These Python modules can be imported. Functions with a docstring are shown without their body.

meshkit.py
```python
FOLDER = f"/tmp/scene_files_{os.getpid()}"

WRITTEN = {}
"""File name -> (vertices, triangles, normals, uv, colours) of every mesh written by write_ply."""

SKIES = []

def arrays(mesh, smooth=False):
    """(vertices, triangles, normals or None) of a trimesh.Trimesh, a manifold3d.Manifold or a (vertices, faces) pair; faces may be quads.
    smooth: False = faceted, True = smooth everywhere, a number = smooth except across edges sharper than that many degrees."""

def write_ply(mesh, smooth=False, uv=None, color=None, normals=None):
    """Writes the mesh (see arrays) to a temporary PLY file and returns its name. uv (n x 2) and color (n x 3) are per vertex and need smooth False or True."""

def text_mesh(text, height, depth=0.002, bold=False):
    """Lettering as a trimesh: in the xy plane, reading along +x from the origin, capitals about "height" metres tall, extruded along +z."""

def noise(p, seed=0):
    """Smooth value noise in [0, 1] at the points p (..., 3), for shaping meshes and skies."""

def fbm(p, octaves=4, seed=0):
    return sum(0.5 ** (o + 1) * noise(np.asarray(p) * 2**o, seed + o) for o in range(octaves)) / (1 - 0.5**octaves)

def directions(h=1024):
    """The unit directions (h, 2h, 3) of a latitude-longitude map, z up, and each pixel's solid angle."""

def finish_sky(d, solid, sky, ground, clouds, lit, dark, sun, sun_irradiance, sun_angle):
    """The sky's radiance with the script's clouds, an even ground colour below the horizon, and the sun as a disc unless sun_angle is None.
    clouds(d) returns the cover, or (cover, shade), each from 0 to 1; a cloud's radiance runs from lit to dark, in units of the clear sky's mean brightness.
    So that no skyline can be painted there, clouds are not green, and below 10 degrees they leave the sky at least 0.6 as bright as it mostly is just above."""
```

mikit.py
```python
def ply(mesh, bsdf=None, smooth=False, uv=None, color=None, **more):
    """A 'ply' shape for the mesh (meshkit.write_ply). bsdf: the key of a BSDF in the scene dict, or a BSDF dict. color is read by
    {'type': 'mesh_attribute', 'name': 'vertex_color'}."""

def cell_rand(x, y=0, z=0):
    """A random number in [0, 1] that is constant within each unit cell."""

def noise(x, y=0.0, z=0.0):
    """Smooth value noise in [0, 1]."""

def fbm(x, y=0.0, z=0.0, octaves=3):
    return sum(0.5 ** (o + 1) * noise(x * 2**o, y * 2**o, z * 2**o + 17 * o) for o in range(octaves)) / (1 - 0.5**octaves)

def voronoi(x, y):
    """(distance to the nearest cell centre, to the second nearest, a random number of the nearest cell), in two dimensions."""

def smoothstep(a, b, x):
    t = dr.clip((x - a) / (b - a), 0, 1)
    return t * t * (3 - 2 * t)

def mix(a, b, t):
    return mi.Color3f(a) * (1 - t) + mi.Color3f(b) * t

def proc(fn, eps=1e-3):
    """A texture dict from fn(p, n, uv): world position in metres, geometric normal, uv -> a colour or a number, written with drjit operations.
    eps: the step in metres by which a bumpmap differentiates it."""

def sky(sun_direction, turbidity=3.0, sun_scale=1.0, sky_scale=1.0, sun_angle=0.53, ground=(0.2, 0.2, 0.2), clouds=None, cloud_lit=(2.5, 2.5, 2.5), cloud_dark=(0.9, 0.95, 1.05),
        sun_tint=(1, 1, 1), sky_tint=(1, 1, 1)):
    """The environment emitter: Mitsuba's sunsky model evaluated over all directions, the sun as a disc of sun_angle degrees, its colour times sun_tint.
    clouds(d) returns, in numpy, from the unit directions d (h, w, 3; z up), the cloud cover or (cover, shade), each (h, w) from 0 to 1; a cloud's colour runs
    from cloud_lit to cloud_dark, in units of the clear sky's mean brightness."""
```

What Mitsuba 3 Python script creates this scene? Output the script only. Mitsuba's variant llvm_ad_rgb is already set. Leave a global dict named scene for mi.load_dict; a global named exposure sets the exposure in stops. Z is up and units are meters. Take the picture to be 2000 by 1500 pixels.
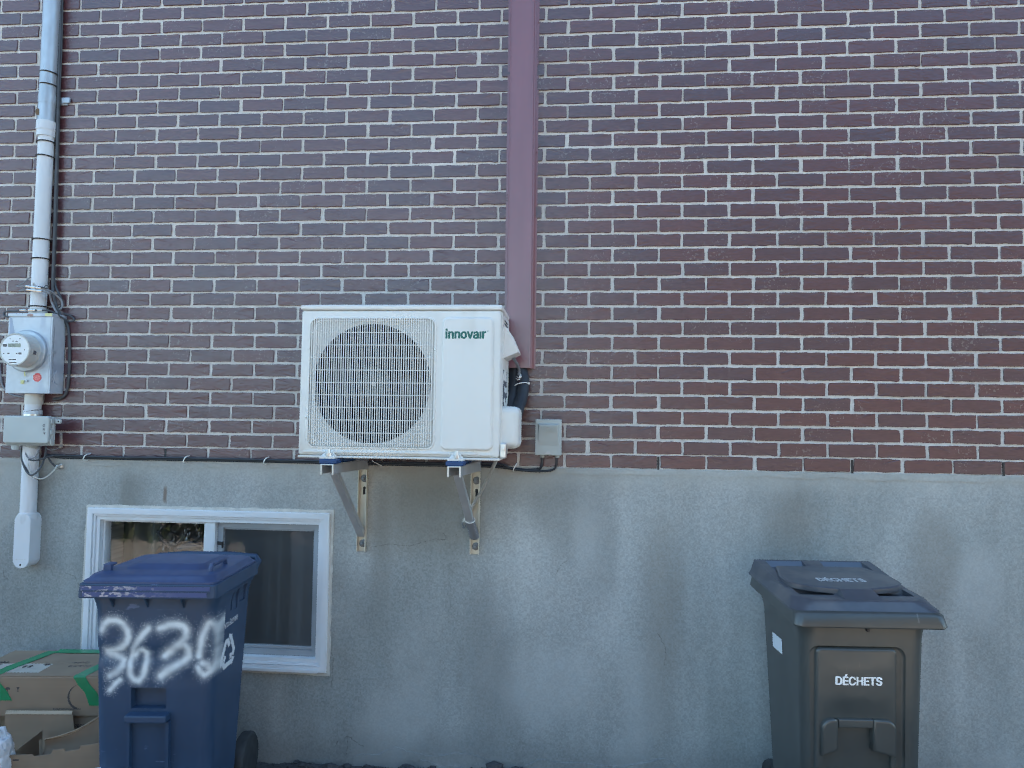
import math, random
import numpy as np, trimesh, shapely, shapely.geometry as sg, shapely.affinity as sa, shapely.ops as so
import manifold3d as m3
import mitsuba as mi, drjit as dr
import mikit, meshkit
from mikit import noise, fbm, cell_rand, smoothstep, mix
T = mi.ScalarTransform4f
scene, labels = {'type': 'scene'}, {}

# ---------------------------------------------------------------- camera, light, exposure
scene['camera'] = {'type': 'perspective', 'fov': 2*math.degrees(math.atan(1000/1444)), 'fov_axis': 'x', 'near_clip': 0.05, 'far_clip': 300.0,
                   'to_world': T().look_at(origin=[0.0435, -3.2619, 1.4878], target=[-0.2113, -0.2769, 1.6451], up=[-0.0084, -0.0533, 0.9985])}
scene['sky'] = mikit.sky((-0.24, 0.30, 0.92), turbidity=2.6, ground=(0.2, 0.2, 0.19), sky_tint=(1.04, 1.03, 0.86))
exposure = 4.02

# ---------------------------------------------------------------- mesh helpers
def mf(mesh):
    return m3.Manifold(m3.Mesh(np.asarray(mesh.vertices, np.float32), np.asarray(mesh.faces, np.uint32)))
def tm(man):
    m = man.to_mesh()
    return trimesh.Trimesh(np.asarray(m.vert_properties)[:, :3], np.asarray(m.tri_verts), process=False)
def cat(*ms):
    out = []
    for m in ms:
        out += m if isinstance(m, list) else [m]
    return trimesh.util.concatenate(out)
def hull(p):
    return trimesh.convex.convex_hull(np.asarray(p, float))
def box(x0, x1, y0, y1, z0, z1, b=0.0):
    if b <= 0:
        m = trimesh.creation.box((x1-x0, y1-y0, z1-z0)); m.apply_translation(((x0+x1)/2, (y0+y1)/2, (z0+z1)/2)); return m
    pts = []
    for sx, sy, sz in np.ndindex(2, 2, 2):
        x, y, z = (x0, x1)[sx], (y0, y1)[sy], (z0, z1)[sz]
        dx, dy, dz = (b, -b)[sx], (b, -b)[sy], (b, -b)[sz]
        pts += [(x+dx, y+dy, z), (x+dx, y, z+dz), (x, y+dy, z+dz), (x+0.29*dx, y+0.29*dy, z+dz), (x+0.29*dx, y+dy, z+0.29*dz), (x+dx, y+0.29*dy, z+0.29*dz)]
    return hull(pts)
def rr2(x0, x1, z0, z1, r, n=6):
    out = []
    for cx, cz, a0 in ((x1-r, z1-r, 0), (x0+r, z1-r, 90), (x0+r, z0+r, 180), (x1-r, z0+r, 270)):
        for k in range(n+1):
            a = math.radians(a0+90*k/n); out.append((cx+r*math.cos(a), cz+r*math.sin(a)))
    return np.array(out)
def cslab(p2, yb, yf, b=0.003, steps=3):
    """convex outline in xz, from yb (back) to yf (front), the front edge rounded by b"""
    poly = sg.Polygon(p2); pts = [(x, yb, z) for x, z in poly.exterior.coords]
    s = 1 if yf > yb else -1
    for k in range(steps+1):
        a = math.pi/2*k/steps
        q = poly.buffer(-b*(1-math.cos(a)), join_style=2) if k else poly
        pts += [(x, yf-s*b*(1-math.sin(a)), z) for x, z in q.exterior.coords]
    return hull(pts)
def eslab(poly, yb, yf):
    """any outline in xz extruded along y"""
    h = abs(yf-yb); m = trimesh.creation.extrude_polygon(poly, h, engine='earcut')
    v = m.vertices.copy(); m.vertices = np.c_[v[:, 0], max(yb, yf)-v[:, 2], v[:, 1]]
    return m
def zslab(poly, z0, z1):
    m = trimesh.creation.extrude_polygon(poly, z1-z0, engine='earcut'); m.apply_translation((0, 0, z0)); return m
def rrect(cx, cy, hx, hy, r, n=8):
    return rr2(cx-hx, cx+hx, cy-hy, cy+hy, r, n)
def loft(rings):
    """rings: [(n x 3 points)], the same count each; closed, capped"""
    n = len(rings[0]); v = np.vstack(rings+[np.mean(rings[0], 0)[None], np.mean(rings[-1], 0)[None]]); f = []
    for k in range(len(rings)-1):
        for i in range(n):
            a, b, c, d = k*n+i, k*n+(i+1) % n, (k+1)*n+(i+1) % n, (k+1)*n+i
            f += [(a, b, c), (a, c, d)]
    t0, t1, last = len(rings)*n, len(rings)*n+1, (len(rings)-1)*n
    for i in range(n):
        f += [(t0, (i+1) % n, i), (t1, last+i, last+(i+1) % n)]
    m = trimesh.Trimesh(v, f, process=False)
    if m.volume < 0: m.invert()
    return m
def zring(p2, z):
    return np.c_[p2, np.full(len(p2), z)]
def spline(pts, n=8):
    p = np.asarray(pts, float)
    if len(p) < 3: return p
    q = np.vstack([2*p[0]-p[1], p, 2*p[-1]-p[-2]]); out = []
    for i in range(1, len(q)-2):
        for t in np.linspace(0, 1, n, endpoint=False):
            a, b, c, d = q[i-1], q[i], q[i+1], q[i+2]
            out.append(0.5*((2*b)+(-a+c)*t+(2*a-5*b+4*c-d)*t*t+(-a+3*b-3*c+d)*t**3))
    return np.array(out+[p[-1]])
def tube(pts, r, sides=10, sm=0):
    p = spline(pts, sm) if sm else np.asarray(pts, float)
    t = np.gradient(p, axis=0); t /= np.linalg.norm(t, axis=1, keepdims=True)+1e-12
    a = np.cross(t[0], [0, 0, 1.0] if abs(t[0][2]) < .9 else [1.0, 0, 0]); a /= np.linalg.norm(a); rings = []
    rad = np.broadcast_to(r, (len(p),))
    for k in range(len(p)):
        a = a-t[k]*np.dot(a, t[k]); a /= np.linalg.norm(a); b = np.cross(t[k], a)
        ang = np.arange(sides)*2*math.pi/sides
        rings.append(p[k]+rad[k]*(np.cos(ang)[:, None]*a+np.sin(ang)[:, None]*b))
    return loft(rings)
def lathe(prof, n=40, axis='y', c=(0, 0, 0)):
    """prof: [(radius, distance along the axis)]"""
    rings = []
    for r, h in prof:
        a = np.arange(n)*2*math.pi/n; x, z = r*np.cos(a), r*np.sin(a); hh = np.full(n, h)
        q = {'y': np.c_[x, hh, z], 'x': np.c_[hh, x, z], 'z': np.c_[x, z, hh]}[axis]
        rings.append(q+np.array(c))
    return loft(rings)
def frame3(mesh, o, xd, ud):
    """a mesh laid out in xy (z = outward) carried to the plane at o"""
    xd = np.asarray(xd, float)/np.linalg.norm(xd); ud = np.asarray(ud, float); ud = ud-xd*np.dot(ud, xd); ud /= np.linalg.norm(ud); n = np.cross(xd, ud)
    v = np.asarray(mesh.vertices); m = mesh.copy(); m.vertices = np.asarray(o, float)+v[:, :1]*xd+v[:, 1:2]*ud+v[:, 2:3]*n
    return m
def text(s, h, w, o, xd=(1, 0, 0), ud=(0, 0, 1), depth=0.0012, bold=False):
    m = meshkit.text_mesh(s, h, depth, bold); x0, x1 = m.bounds[0, 0], m.bounds[1, 0]
    m.apply_translation((-x0, 0, 0))
    if w: m.vertices = m.vertices*np.array([w/(x1-x0), 1, 1])
    return frame3(m, o, xd, ud)
def flat(poly, o, xd=(1, 0, 0), ud=(0, 0, 1), depth=0.0012):
    return frame3(cat([trimesh.creation.extrude_polygon(g, depth, engine='earcut') for g in getattr(poly, 'geoms', [poly])]), o, xd, ud)

used = {}
def new(name):
    k = used.get(name, -1)+1; used[name] = k
    return name if k == 0 else f'{name}_{k:03d}'
def obj(name, mesh, mat, parent=None, smooth=False, **more):
    key = new((parent+'__' if parent else '')+name)
    scene[key] = mikit.ply(mesh, mat, smooth=smooth, **more)
    return key
def thing(name, label, cat_, group=None):
    key = new(name); labels[key] = {'label': label, 'category': cat_}
    if group: labels[key]['group'] = group
    return key
def tag(key, label, cat_, group=None):
    labels[key] = {'label': label, 'category': cat_}
    if group: labels[key]['group'] = group
    return key
rng = np.random.default_rng(7)

# ---------------------------------------------------------------- materials
def mat(key, color, rough=0.5, metal=0.0, bump=None, bscale=0.001, spec=0.5, eps=1e-3, **more):
    base = {'type': 'rgb', 'value': list(color)} if not callable(color) else mikit.proc(color)
    b = {'type': 'principled', 'base_color': base, 'roughness': mikit.proc(rough) if callable(rough) else rough, 'metallic': metal, 'specular': spec, **more}
    if bump is not None:
        b = {'type': 'bumpmap', 'arbitrary': mikit.proc(bump, eps=eps), 'scale': bscale, 'bsdf': b}
    scene[key] = {'type': 'twosided', 'bsdf': b}
    return key
ZB, BL, BP = 1.29, 0.203, 0.0650657

def brick_cell(p):
    c = dr.floor((p.z-ZB)/BP); odd = c-2*dr.floor(c*0.5)
    return dr.floor(p.x/BL+0.5*odd), c
def brick_color(p, n, uv):
    k, c = brick_cell(p)
    a, b = cell_rand(k, c, 1), cell_rand(k, c, 2)
    col = mix(mix((0.080, 0.034, 0.041), (0.094, 0.036, 0.041), a), (0.074, 0.037, 0.047), smoothstep(0.6, 1.0, b))
    g = fbm(p.x*45+c*7, p.z*190, k*3.1, octaves=3)
    col = col*(0.72+0.56*g)
    speck = smoothstep(0.80, 0.86, noise(p.x*170, p.z*170, 3.0))*smoothstep(0.60, 0.8, noise(p.x*9, p.z*9, 8.0))
    return mix(col, (0.26, 0.24, 0.22), speck*0.4)
def brick_bump(p, n, uv):
    k, c = brick_cell(p)
    w = fbm(p.x*55+c*13, p.z*240+k*5, k*1.7+c, octaves=2)+0.35*noise(p.x*160+k*3, p.z*420, 2.0)
    return w*(0.8+0.4*cell_rand(k, c, 5))
mat('mat_brick', brick_color, rough=0.30, bump=brick_bump, bscale=0.0010, spec=0.9, eps=6e-4)
def mortar_color(p, n, uv):
    g = fbm(p.x*120, p.z*120, 1.0, octaves=2); b = fbm(p.x*1.7, p.z*2.2, 5.0, octaves=2)
    return mi.Color3f(0.555, 0.535, 0.505)*(0.78+0.26*g+0.18*b)
mat('mat_mortar', mortar_color, rough=0.9, bump=lambda p, n, uv: fbm(p.x*140, p.z*160, 0.0, octaves=2), bscale=0.003)

CRACKS = [[(-0.567, 0.9719), (-0.5257, 0.9685), (-0.4804, 0.9898), (-0.435, 1.0066)], [(-0.5257, 0.9685), (-0.5168, 0.9822), (-0.5309, 0.9997)], [(-0.9572, 0.0903), (-0.9391, 0.1044), (-0.9157, 0.0901), (-0.8924, 0.0758)], [(-0.9391, 0.1044), (-0.9402, 0.0559), (-0.944, 0.0205)], [(-0.9847, 0.078), (-0.9956, 0.0554)], [(-0.8924, 0.0758), (-0.8645, 0.064)],
          [(-0.8548, 0.9283), (-0.7739, 0.944), (-0.6813, 0.9374), (-0.567, 0.9719)], [(-0.0341, 0.8312), (-0.0057, 0.8805), (0.0253, 0.899)], [(-2.2829, 0.7732), (-2.2373, 0.756), (-2.2105, 0.7149)], [(-2.5905, 0.7876), (-2.5834, 0.7502), (-2.5623, 0.7321)], [(-1.0422, 0.5019), (-1.0125, 0.436), (-1.0186, 0.3133)], [(0.4064, 0.5972), (0.439, 0.5295), (0.4305, 0.4389)]]
def parge_color(p, n, uv):
    x, z = p.x, p.z
    big = fbm(x*1.1, z*1.0, 2.0, octaves=3); med = fbm(x*5.5, z*1.6, 7.0, octaves=3); fine = fbm(x*150, z*150, 1.0, octaves=2)
    streak = fbm(x*11, z*1.3, 3.0, octaves=2)
    col = mix((0.255, 0.27, 0.262), (0.385, 0.395, 0.385), smoothstep(0.22, 0.78, 0.55*big+0.45*med))
    col = col*(0.67+0.42*fine+0.28*streak)
    dark = smoothstep(0.55, 0.85, fbm(x*2.3+3, z*1.6, 11.0, octaves=3))*smoothstep(0.2, 0.5, z)
    col = mix(col, (0.170, 0.175, 0.165), dark*0.6)
    # the drier chalky band under the bricks and the drips that run from it
    pale = smoothstep(0.12, 0.0, ZB-z+0.07*(fbm(x*6, 0.0, 4.0)-0.5))
    col = mix(col, (0.40, 0.40, 0.37), pale*0.6)
    run = smoothstep(0.62, 0.80, noise(x*7.5, z*0.35, 9.0))*smoothstep(0.9, 0.1, ZB-z)*smoothstep(0.02, 0.12, ZB-z)
    col = mix(col, (0.195, 0.19, 0.17), run*0.65)
    blot = smoothstep(0.55, 0.75, fbm(x*3.1, z*2.4, 21.0, octaves=3))*smoothstep(0.85, 0.3, z)
    col = mix(col, (0.40, 0.41, 0.40), blot*0.5)
    def stain(cx, cz, rx, rz, sd):
        return smoothstep(1.1, 0.35, dr.sqrt(dr.square((x-cx)/rx)+dr.square((z-cz)/rz))+0.9*(fbm(x*4+sd, z*2.2, sd, octaves=3)-0.5))
    col = mix(col, (0.215, 0.205, 0.175), 0.48*stain(-0.62, 1.10, 0.42, 0.26, 3.0))     # damp under the unit
    col = mix(col, (0.22, 0.205, 0.18), 0.45*dr.maximum(stain(0.98, 1.06, 0.16, 0.24, 5.0), dr.maximum(stain(1.55, 0.98, 0.13, 0.26, 8.0), stain(0.42, 0.62, 0.12, 0.55, 9.0))))
    col = mix(col, (0.17, 0.175, 0.17), 0.38*dr.maximum(stain(-0.30, 0.45, 0.16, 0.5, 12.0), stain(0.18, 0.95, 0.10, 0.35, 14.0)))
    col = mix(col, (0.44, 0.45, 0.44), 0.45*dr.maximum(stain(0.10, 1.0, 0.10, 0.3, 17.0), dr.maximum(stain(-0.02, 0.33, 0.22, 0.24, 19.0), stain(1.72, 0.85, 0.12, 0.2, 21.0))))
    splash = smoothstep(0.16, 0.0, z-0.07*(noise(x*9, 0.0, 3.0)-0.3))
    col = mix(col, (0.16, 0.165, 0.165), splash*0.45)
    rust = smoothstep(0.012, 0.004, dr.abs(x--1.8170+0.004*noise(z*60)))*smoothstep(1.09, 1.12, z)*smoothstep(1.19, 1.16, z)
    col = mix(col, (0.17, 0.125, 0.095), rust*0.8)
    patch = smoothstep(0.01, -0.005, dr.sqrt(dr.square((x+2.62)*1.1)+dr.square((z-1.13)*0.75))-0.14+0.03*noise(x*12, z*12))
    col = mix(col, (0.36, 0.36, 0.335), patch*0.5)
    d = mi.Float(9.0)
    wob = 0.006*(noise(x*90, z*90, 4.0)-0.5)
    for line in CRACKS:
        for (ax, az), (bx, bz) in zip(line[:-1], line[1:]):
            ex, ez = bx-ax, bz-az; t = dr.clip(((x-ax)*ex+(z-az)*ez)/(ex*ex+ez*ez), 0, 1)
            d = dr.minimum(d, dr.square(x+wob-ax-ex*t)+dr.square(z+wob-az-ez*t))
    crack = smoothstep(0.0024, 0.0006, dr.sqrt(d))*smoothstep(0.3, 0.55, noise(x*40, z*40, 6.0)+0.25)
    return mix(col, (0.085, 0.075, 0.065), crack*0.5)
mat('mat_parge', parge_color, rough=0.88, bump=lambda p, n, uv: fbm(p.x*70, p.z*70, p.y*70, octaves=3)+1.6*fbm(p.x*8, p.z*6, 2.0, octaves=2), bscale=0.0045, spec=0.35)
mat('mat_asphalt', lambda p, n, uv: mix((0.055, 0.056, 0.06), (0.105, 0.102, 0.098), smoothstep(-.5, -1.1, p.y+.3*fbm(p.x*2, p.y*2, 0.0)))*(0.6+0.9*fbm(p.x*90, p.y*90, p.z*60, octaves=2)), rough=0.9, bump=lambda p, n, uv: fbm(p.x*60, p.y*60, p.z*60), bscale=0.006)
mat('mat_drive', lambda p, n, uv: mix((0.105, 0.105, 0.105), (0.135, 0.132, 0.128), fbm(p.x*0.8, p.y*0.8, 0.0))*(0.8+0.4*fbm(p.x*50, p.y*50, 0.0)), rough=0.9)
mat('mat_dark', (0.02, 0.022, 0.024), rough=0.8)
mat('mat_black', (0.018, 0.02, 0.024), rough=0.45)
mat('mat_white_paint', (0.78, 0.79, 0.79), rough=0.6)

# ---------------------------------------------------------------- ground
def ground_h(x, y):
    near = np.clip(1+y/0.25, 0, 1)
    base = 0.022*np.clip(x+0.75, -1.5, 2.2)
    q = np.stack([x*9, y*9, 0*x], -1)
    lump = 0.05*np.clip(meshkit.fbm(q, 3, 3)-0.42, 0, 1)+0.03*np.clip(meshkit.noise(q*3.1, 5)-0.55, 0, 1)
    return near*(base+lump)-0.021
gx = np.concatenate([[-80, -40, -20, -12, -8, -5], np.arange(-3.6, 3.0, 0.022), [3.2, 4, 6, 9, 14, 24, 40, 80]])
gy = np.concatenate([[-80, -50, -30, -20, -12, -8, -5, -3.5, -2.5, -1.6, -1.0, -0.6, -0.4], np.arange(-0.34, 0.031, 0.022), [3, 12, 30, 80]])
X, Y = np.meshgrid(gx, gy, indexing='ij'); Z = ground_h(X, Y); Z[Y > 0.04] = -0.35
idx = np.arange(X.size).reshape(X.shape)
q = np.stack([idx[:-1, :-1], idx[1:, :-1], idx[1:, 1:], idx[:-1, 1:]], -1).reshape(-1, 4)
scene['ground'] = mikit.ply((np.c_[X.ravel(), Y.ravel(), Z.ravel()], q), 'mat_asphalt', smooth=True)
labels['ground'] = {'label': 'crumbling dark asphalt ground along the foot of the wall', 'kind': 'structure'}
scene['driveway'] = mikit.ply(box(-30, 30, -7.6, -3.4, -0.05, -0.004), 'mat_drive')
labels['driveway'] = {'label': 'pale concrete driveway between the two houses', 'kind': 'structure'}

crumbs = []
for i in range(300):
    x, y = rng.uniform(-1.3, .95), -abs(rng.normal(0, .07))-.012; r_ = rng.gamma(2.0, .0034)+.002
    m = trimesh.creation.icosphere(0); m.vertices = m.vertices*(1+rng.uniform(-.35, .35, m.vertices.shape))*np.array([r_*1.4, r_, r_*.8]); m.apply_translation((x, y, float(ground_h(np.array(x), np.array(y)))+r_*.3)); crumbs.append(m)
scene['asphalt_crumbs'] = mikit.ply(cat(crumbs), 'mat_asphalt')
labels['asphalt_crumbs'] = {'label': 'loose crumbs of broken asphalt along the foot of the concrete', 'category': 'rubble', 'kind': 'stuff'}

# ---------------------------------------------------------------- the brick house
H = thing('brick_house', 'dark red brick house wall on a grey parged concrete foundation', 'house')
XL, XR, ZT = -9.0, 7.0, 5.75
WX0, WX1, WZ0, WZ1 = -2.165, -1.055, 0.385, 1.062
wall = obj('wall', box(XL, XR, 0.0, 0.22, ZB, ZT), 'mat_mortar', H)
fnd = mf(box(XL, XR, -0.006, 0.24, -0.4, ZB))-mf(box(WX0, WX1, -1, 1, WZ0, WZ1))
obj('foundation', tm(fnd), 'mat_parge', H)
# the patched lip of mortar along the top of the parging
xs = np.arange(-4.6, 3.6, 0.012)
top = ZB+0.002+0.004*meshkit.fbm(np.c_[xs*14, 0*xs, 0*xs], 3, 1); bot = ZB-0.012-0.02*meshkit.fbm(np.c_[xs*7, 0*xs+3, 0*xs], 3, 2)
obj('foundation_lip', eslab(sg.Polygon(np.r_[np.c_[xs, top], np.c_[xs, bot][::-1]]), 0.004, -0.0095), 'mat_parge', H)
# broken parging at the foot of the wall
for pts, yy in (([(-0.9138, 0.0132), (-0.8912, 0.0275), (-0.7996, 0.0343), (-0.759, 0.056), (-0.7273, 0.0685), (-0.6632, 0.052), (-0.595, 0.0422), (-0.5271, 0.0391), (-0.4599, 0.0576), (-0.3926, 0.0566), (-0.3251, 0.034), (-0.2469, 0.0077), (-0.2345, -0.0863), (-0.9334, -0.1236)], -0.011),
                ([(-0.1693, 0.0095), (-0.1144, 0.0403), (-0.0815, 0.0505), (0.0066, 0.0378), (0.0722, 0.0454), (0.1377, 0.0359), (0.2462, 0.0371), (0.3239, 0.0496), (0.4399, 0.0809), (0.5041, 0.0376), (0.5042, -0.0469), (-0.1792, -0.0834)], -0.013),
                ([(-0.6127, 0.0239), (-0.5605, 0.0135), (-0.5218, -0.0041), (-0.4815, 0.0045), (-0.4252, -0.0014), (-0.4237, -0.0964), (-0.6147, -0.1066)], -0.018)):
    p = np.array(pts); d = np.linspace(0, len(p)-1, 260); edge = np.c_[np.interp(d, np.arange(len(p)), p[:, 0]), np.interp(d, np.arange(len(p)), p[:, 1])]
    edge = edge+0.009*(np.c_[meshkit.fbm(np.c_[edge*55, 0*d], 3, 4), meshkit.fbm(np.c_[edge*55, 0*d], 3, 9)]-0.5)
    obj('foundation_spall', eslab(sg.Polygon(edge).buffer(0), 0.004, yy), 'mat_parge', H)
# bricks: irregular outlines, one mesh for each of 28 variants, put down again and again
def brick_mesh(w, h, seed, depth=0.0055):
    g = np.random.default_rng(seed); nx, nz = 14, 4
    per = [(-w/2+w*i/nx, -h/2) for i in range(nx)]+[(w/2, -h/2+h*i/nz) for i in range(nz)]+[(w/2-w*i/nx, h/2) for i in range(nx)]+[(-w/2, h/2-h*i/nz) for i in range(nz)]
    per = np.array(per); j = g.normal(0, 0.0005, per.shape)+.0006*np.sin(np.arange(len(per))*g.uniform(.5, .9)+g.uniform(0, 6))[:, None]
    for _ in range(g.integers(0, 3)): j[g.integers(len(per))] -= .0022*np.sign(per[0]*0+1)*np.sign(per[g.integers(len(per))])
    cen = per/np.array([w/2, h/2]); per = per+np.clip(j, -.0032, .0026)-0.0009*np.sign(cen)*(np.abs(cen) > .99)*(g.random(per.shape) < .4)
    per[[0, nx, nx+nz, 2*nx+nz]] *= np.array([0.992, 0.965])
    n = len(per); bow = 0.0006*g.normal(size=n)
    rings = [np.c_[per[:, 0], np.full(n, 0.006), per[:, 1]], np.c_[per[:, 0], -depth+0.0016+bow, per[:, 1]], np.c_[per[:, 0]*(1-0.0026/w), -depth+bow*.6, per[:, 1]*(1-0.0026/h)]]
    v = np.vstack(rings+[[[0, -depth-0.0004, 0]]]); f = []
    for k in range(2):
        for i in range(n):
            a, b, c, d = k*n+i, k*n+(i+1) % n, (k+1)*n+(i+1) % n, (k+1)*n+i; f += [(a, b, c), (a, c, d)]
    f += [(2*n+i, 2*n+(i+1) % n, 3*n) for i in range(n)]
    return trimesh.Trimesh(v, f, process=False)
variants = [brick_mesh(BL-0.0118+0.0014*math.sin(i*2.3), BP-0.0105+0.0005*math.sin(i*1.7), 100+i) for i in range(28)]
plies = [mikit.ply(m, 'mat_brick') for m in variants]
cam_o, cam_f = np.array([0.0435, -3.2619, 1.4878]), np.array([-0.0845, 0.9951, 0.0533])
spots = []
for c in range(1, 68):
    z = ZB+(c-0.5)*BP+(0.0035 if c == 1 else 0.0)
    for k in range(-44, 35):
        x = (k+0.5-(0.0 if c % 2 else 0.5))*BL
        x += rng.normal(0, 0.0018)
        if not XL+.12 < x < XR-.12: continue
        spots.append((np.dot(np.array([x, 0, z])-cam_o, cam_f), x, z+rng.normal(0, 0.0007), int(rng.integers(28)), rng.normal(0, 0.0012), rng.normal(0, 0.25)))
def in_frame(x, z):
    return -2.9 < x < 1.98 and z < 3.62 and not (-0.27 < x < -0.13 and z > 1.72) and not (-1.16 < x < -0.28 and 1.36 < z < 1.92)
spots.sort(key=lambda s: (not in_frame(s[1], s[2]), s[0]))
rest = []
for i, (_, x, z, v, dy, rot) in enumerate(spots):
    if i < 300:
        scene[new(wall+'__brick')] = {**plies[v], 'to_world': T().translate([x, dy, z]).rotate([0, 1, 0], rot)}
    else:
        m = variants[v].copy(); m.apply_translation((x, dy, z)); rest.append(m)
key = obj('brick_field', cat(rest), 'mat_brick', wall); labels[key] = {'kind': 'stuff'}
for x in (-9*BL, 2*BL, 6*BL, 9*BL, -6*BL+0.35):      # dark weep vents in the first course
    obj('weep_vent', box(x-0.0045, x+0.0045, -0.0035, 0.003, ZB+0.002, ZB+0.06), 'mat_black', wall)
# the rest of the house behind the wall: it casts the shade that the wall stands in
for b_ in (box(XL, XL+.2, 0.225, 9, -0.3, ZT), box(XR-.2, XR, 0.225, 9, -0.3, ZT)):
    obj('side_wall', b_, 'mat_mortar', H)
obj('back_wall', box(XL+.205, XR-.205, 8.8, 9, -0.3, ZT), 'mat_mortar', H)
obj('eaves', box(XL-.4, XR+.4, -0.38, 9.4, ZT+.005, ZT+.2), 'mat_dark', H)
obj('roof', (hull([(XL-.4, -.38, ZT+.21), (XR+.4, -.38, ZT+.21), (XL-.4, 9.4, ZT+.21), (XR+.4, 9.4, ZT+.21), (XL+2, 4.5, ZT+2.2), (XR-2, 4.5, ZT+2.2)])), 'mat_dark', H)
# ---------------------------------------------------------------- basement window
mat('mat_vinyl', lambda p, n, uv: mi.Color3f(0.64, 0.67, 0.70)*(0.93+0.1*fbm(p.x*14, p.z*14, p.y*20)), rough=0.35)
mat('mat_caulk', lambda p, n, uv: mi.Color3f(0.52, 0.51, 0.47)*(0.8+0.35*fbm(p.x*40, p.z*40, 0.0)), rough=0.7)
mat('mat_screen_frame', lambda p, n, uv: mi.Color3f(0.30, 0.33, 0.36)*(0.85+0.3*fbm(p.x*10, p.z*10, 3.0)), rough=0.45)
scene['mat_glass'] = {'type': 'thindielectric', 'int_ior': 1.5}
mat('mat_room', (0.16, 0.17, 0.17), rough=0.9)
W = H+'__window'
def frame_rect(x0, x1, z0, z1, w, y0, y1, b=0.002):
    """a mitred frame of bar width w as one welded ring"""
    m = mf(cslab([(x0, z0), (x1, z0), (x1, z1), (x0, z1)], y1, y0, b))-mf(box(x0+w, x1-w, y0-1, y1+1, z0+w, z1-w))
    return tm(m)
wo = sg.box(WX0-.030, WZ0-.024, WX1+.028, WZ1+.026)
cl = np.array(wo.exterior.segmentize(0.03).coords)[:-1]
cl = cl+0.006*(np.c_[meshkit.noise(np.c_[cl*23, 0*cl[:, :1]], 3), meshkit.noise(np.c_[cl*23, 0*cl[:, :1]], 8)]-.5)
obj('caulk', eslab(sg.Polygon(cl).difference(sg.box(WX0-.004, WZ0-.004, WX1+.004, WZ1+.004)), -0.004, -0.0105), 'mat_caulk', W)
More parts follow.
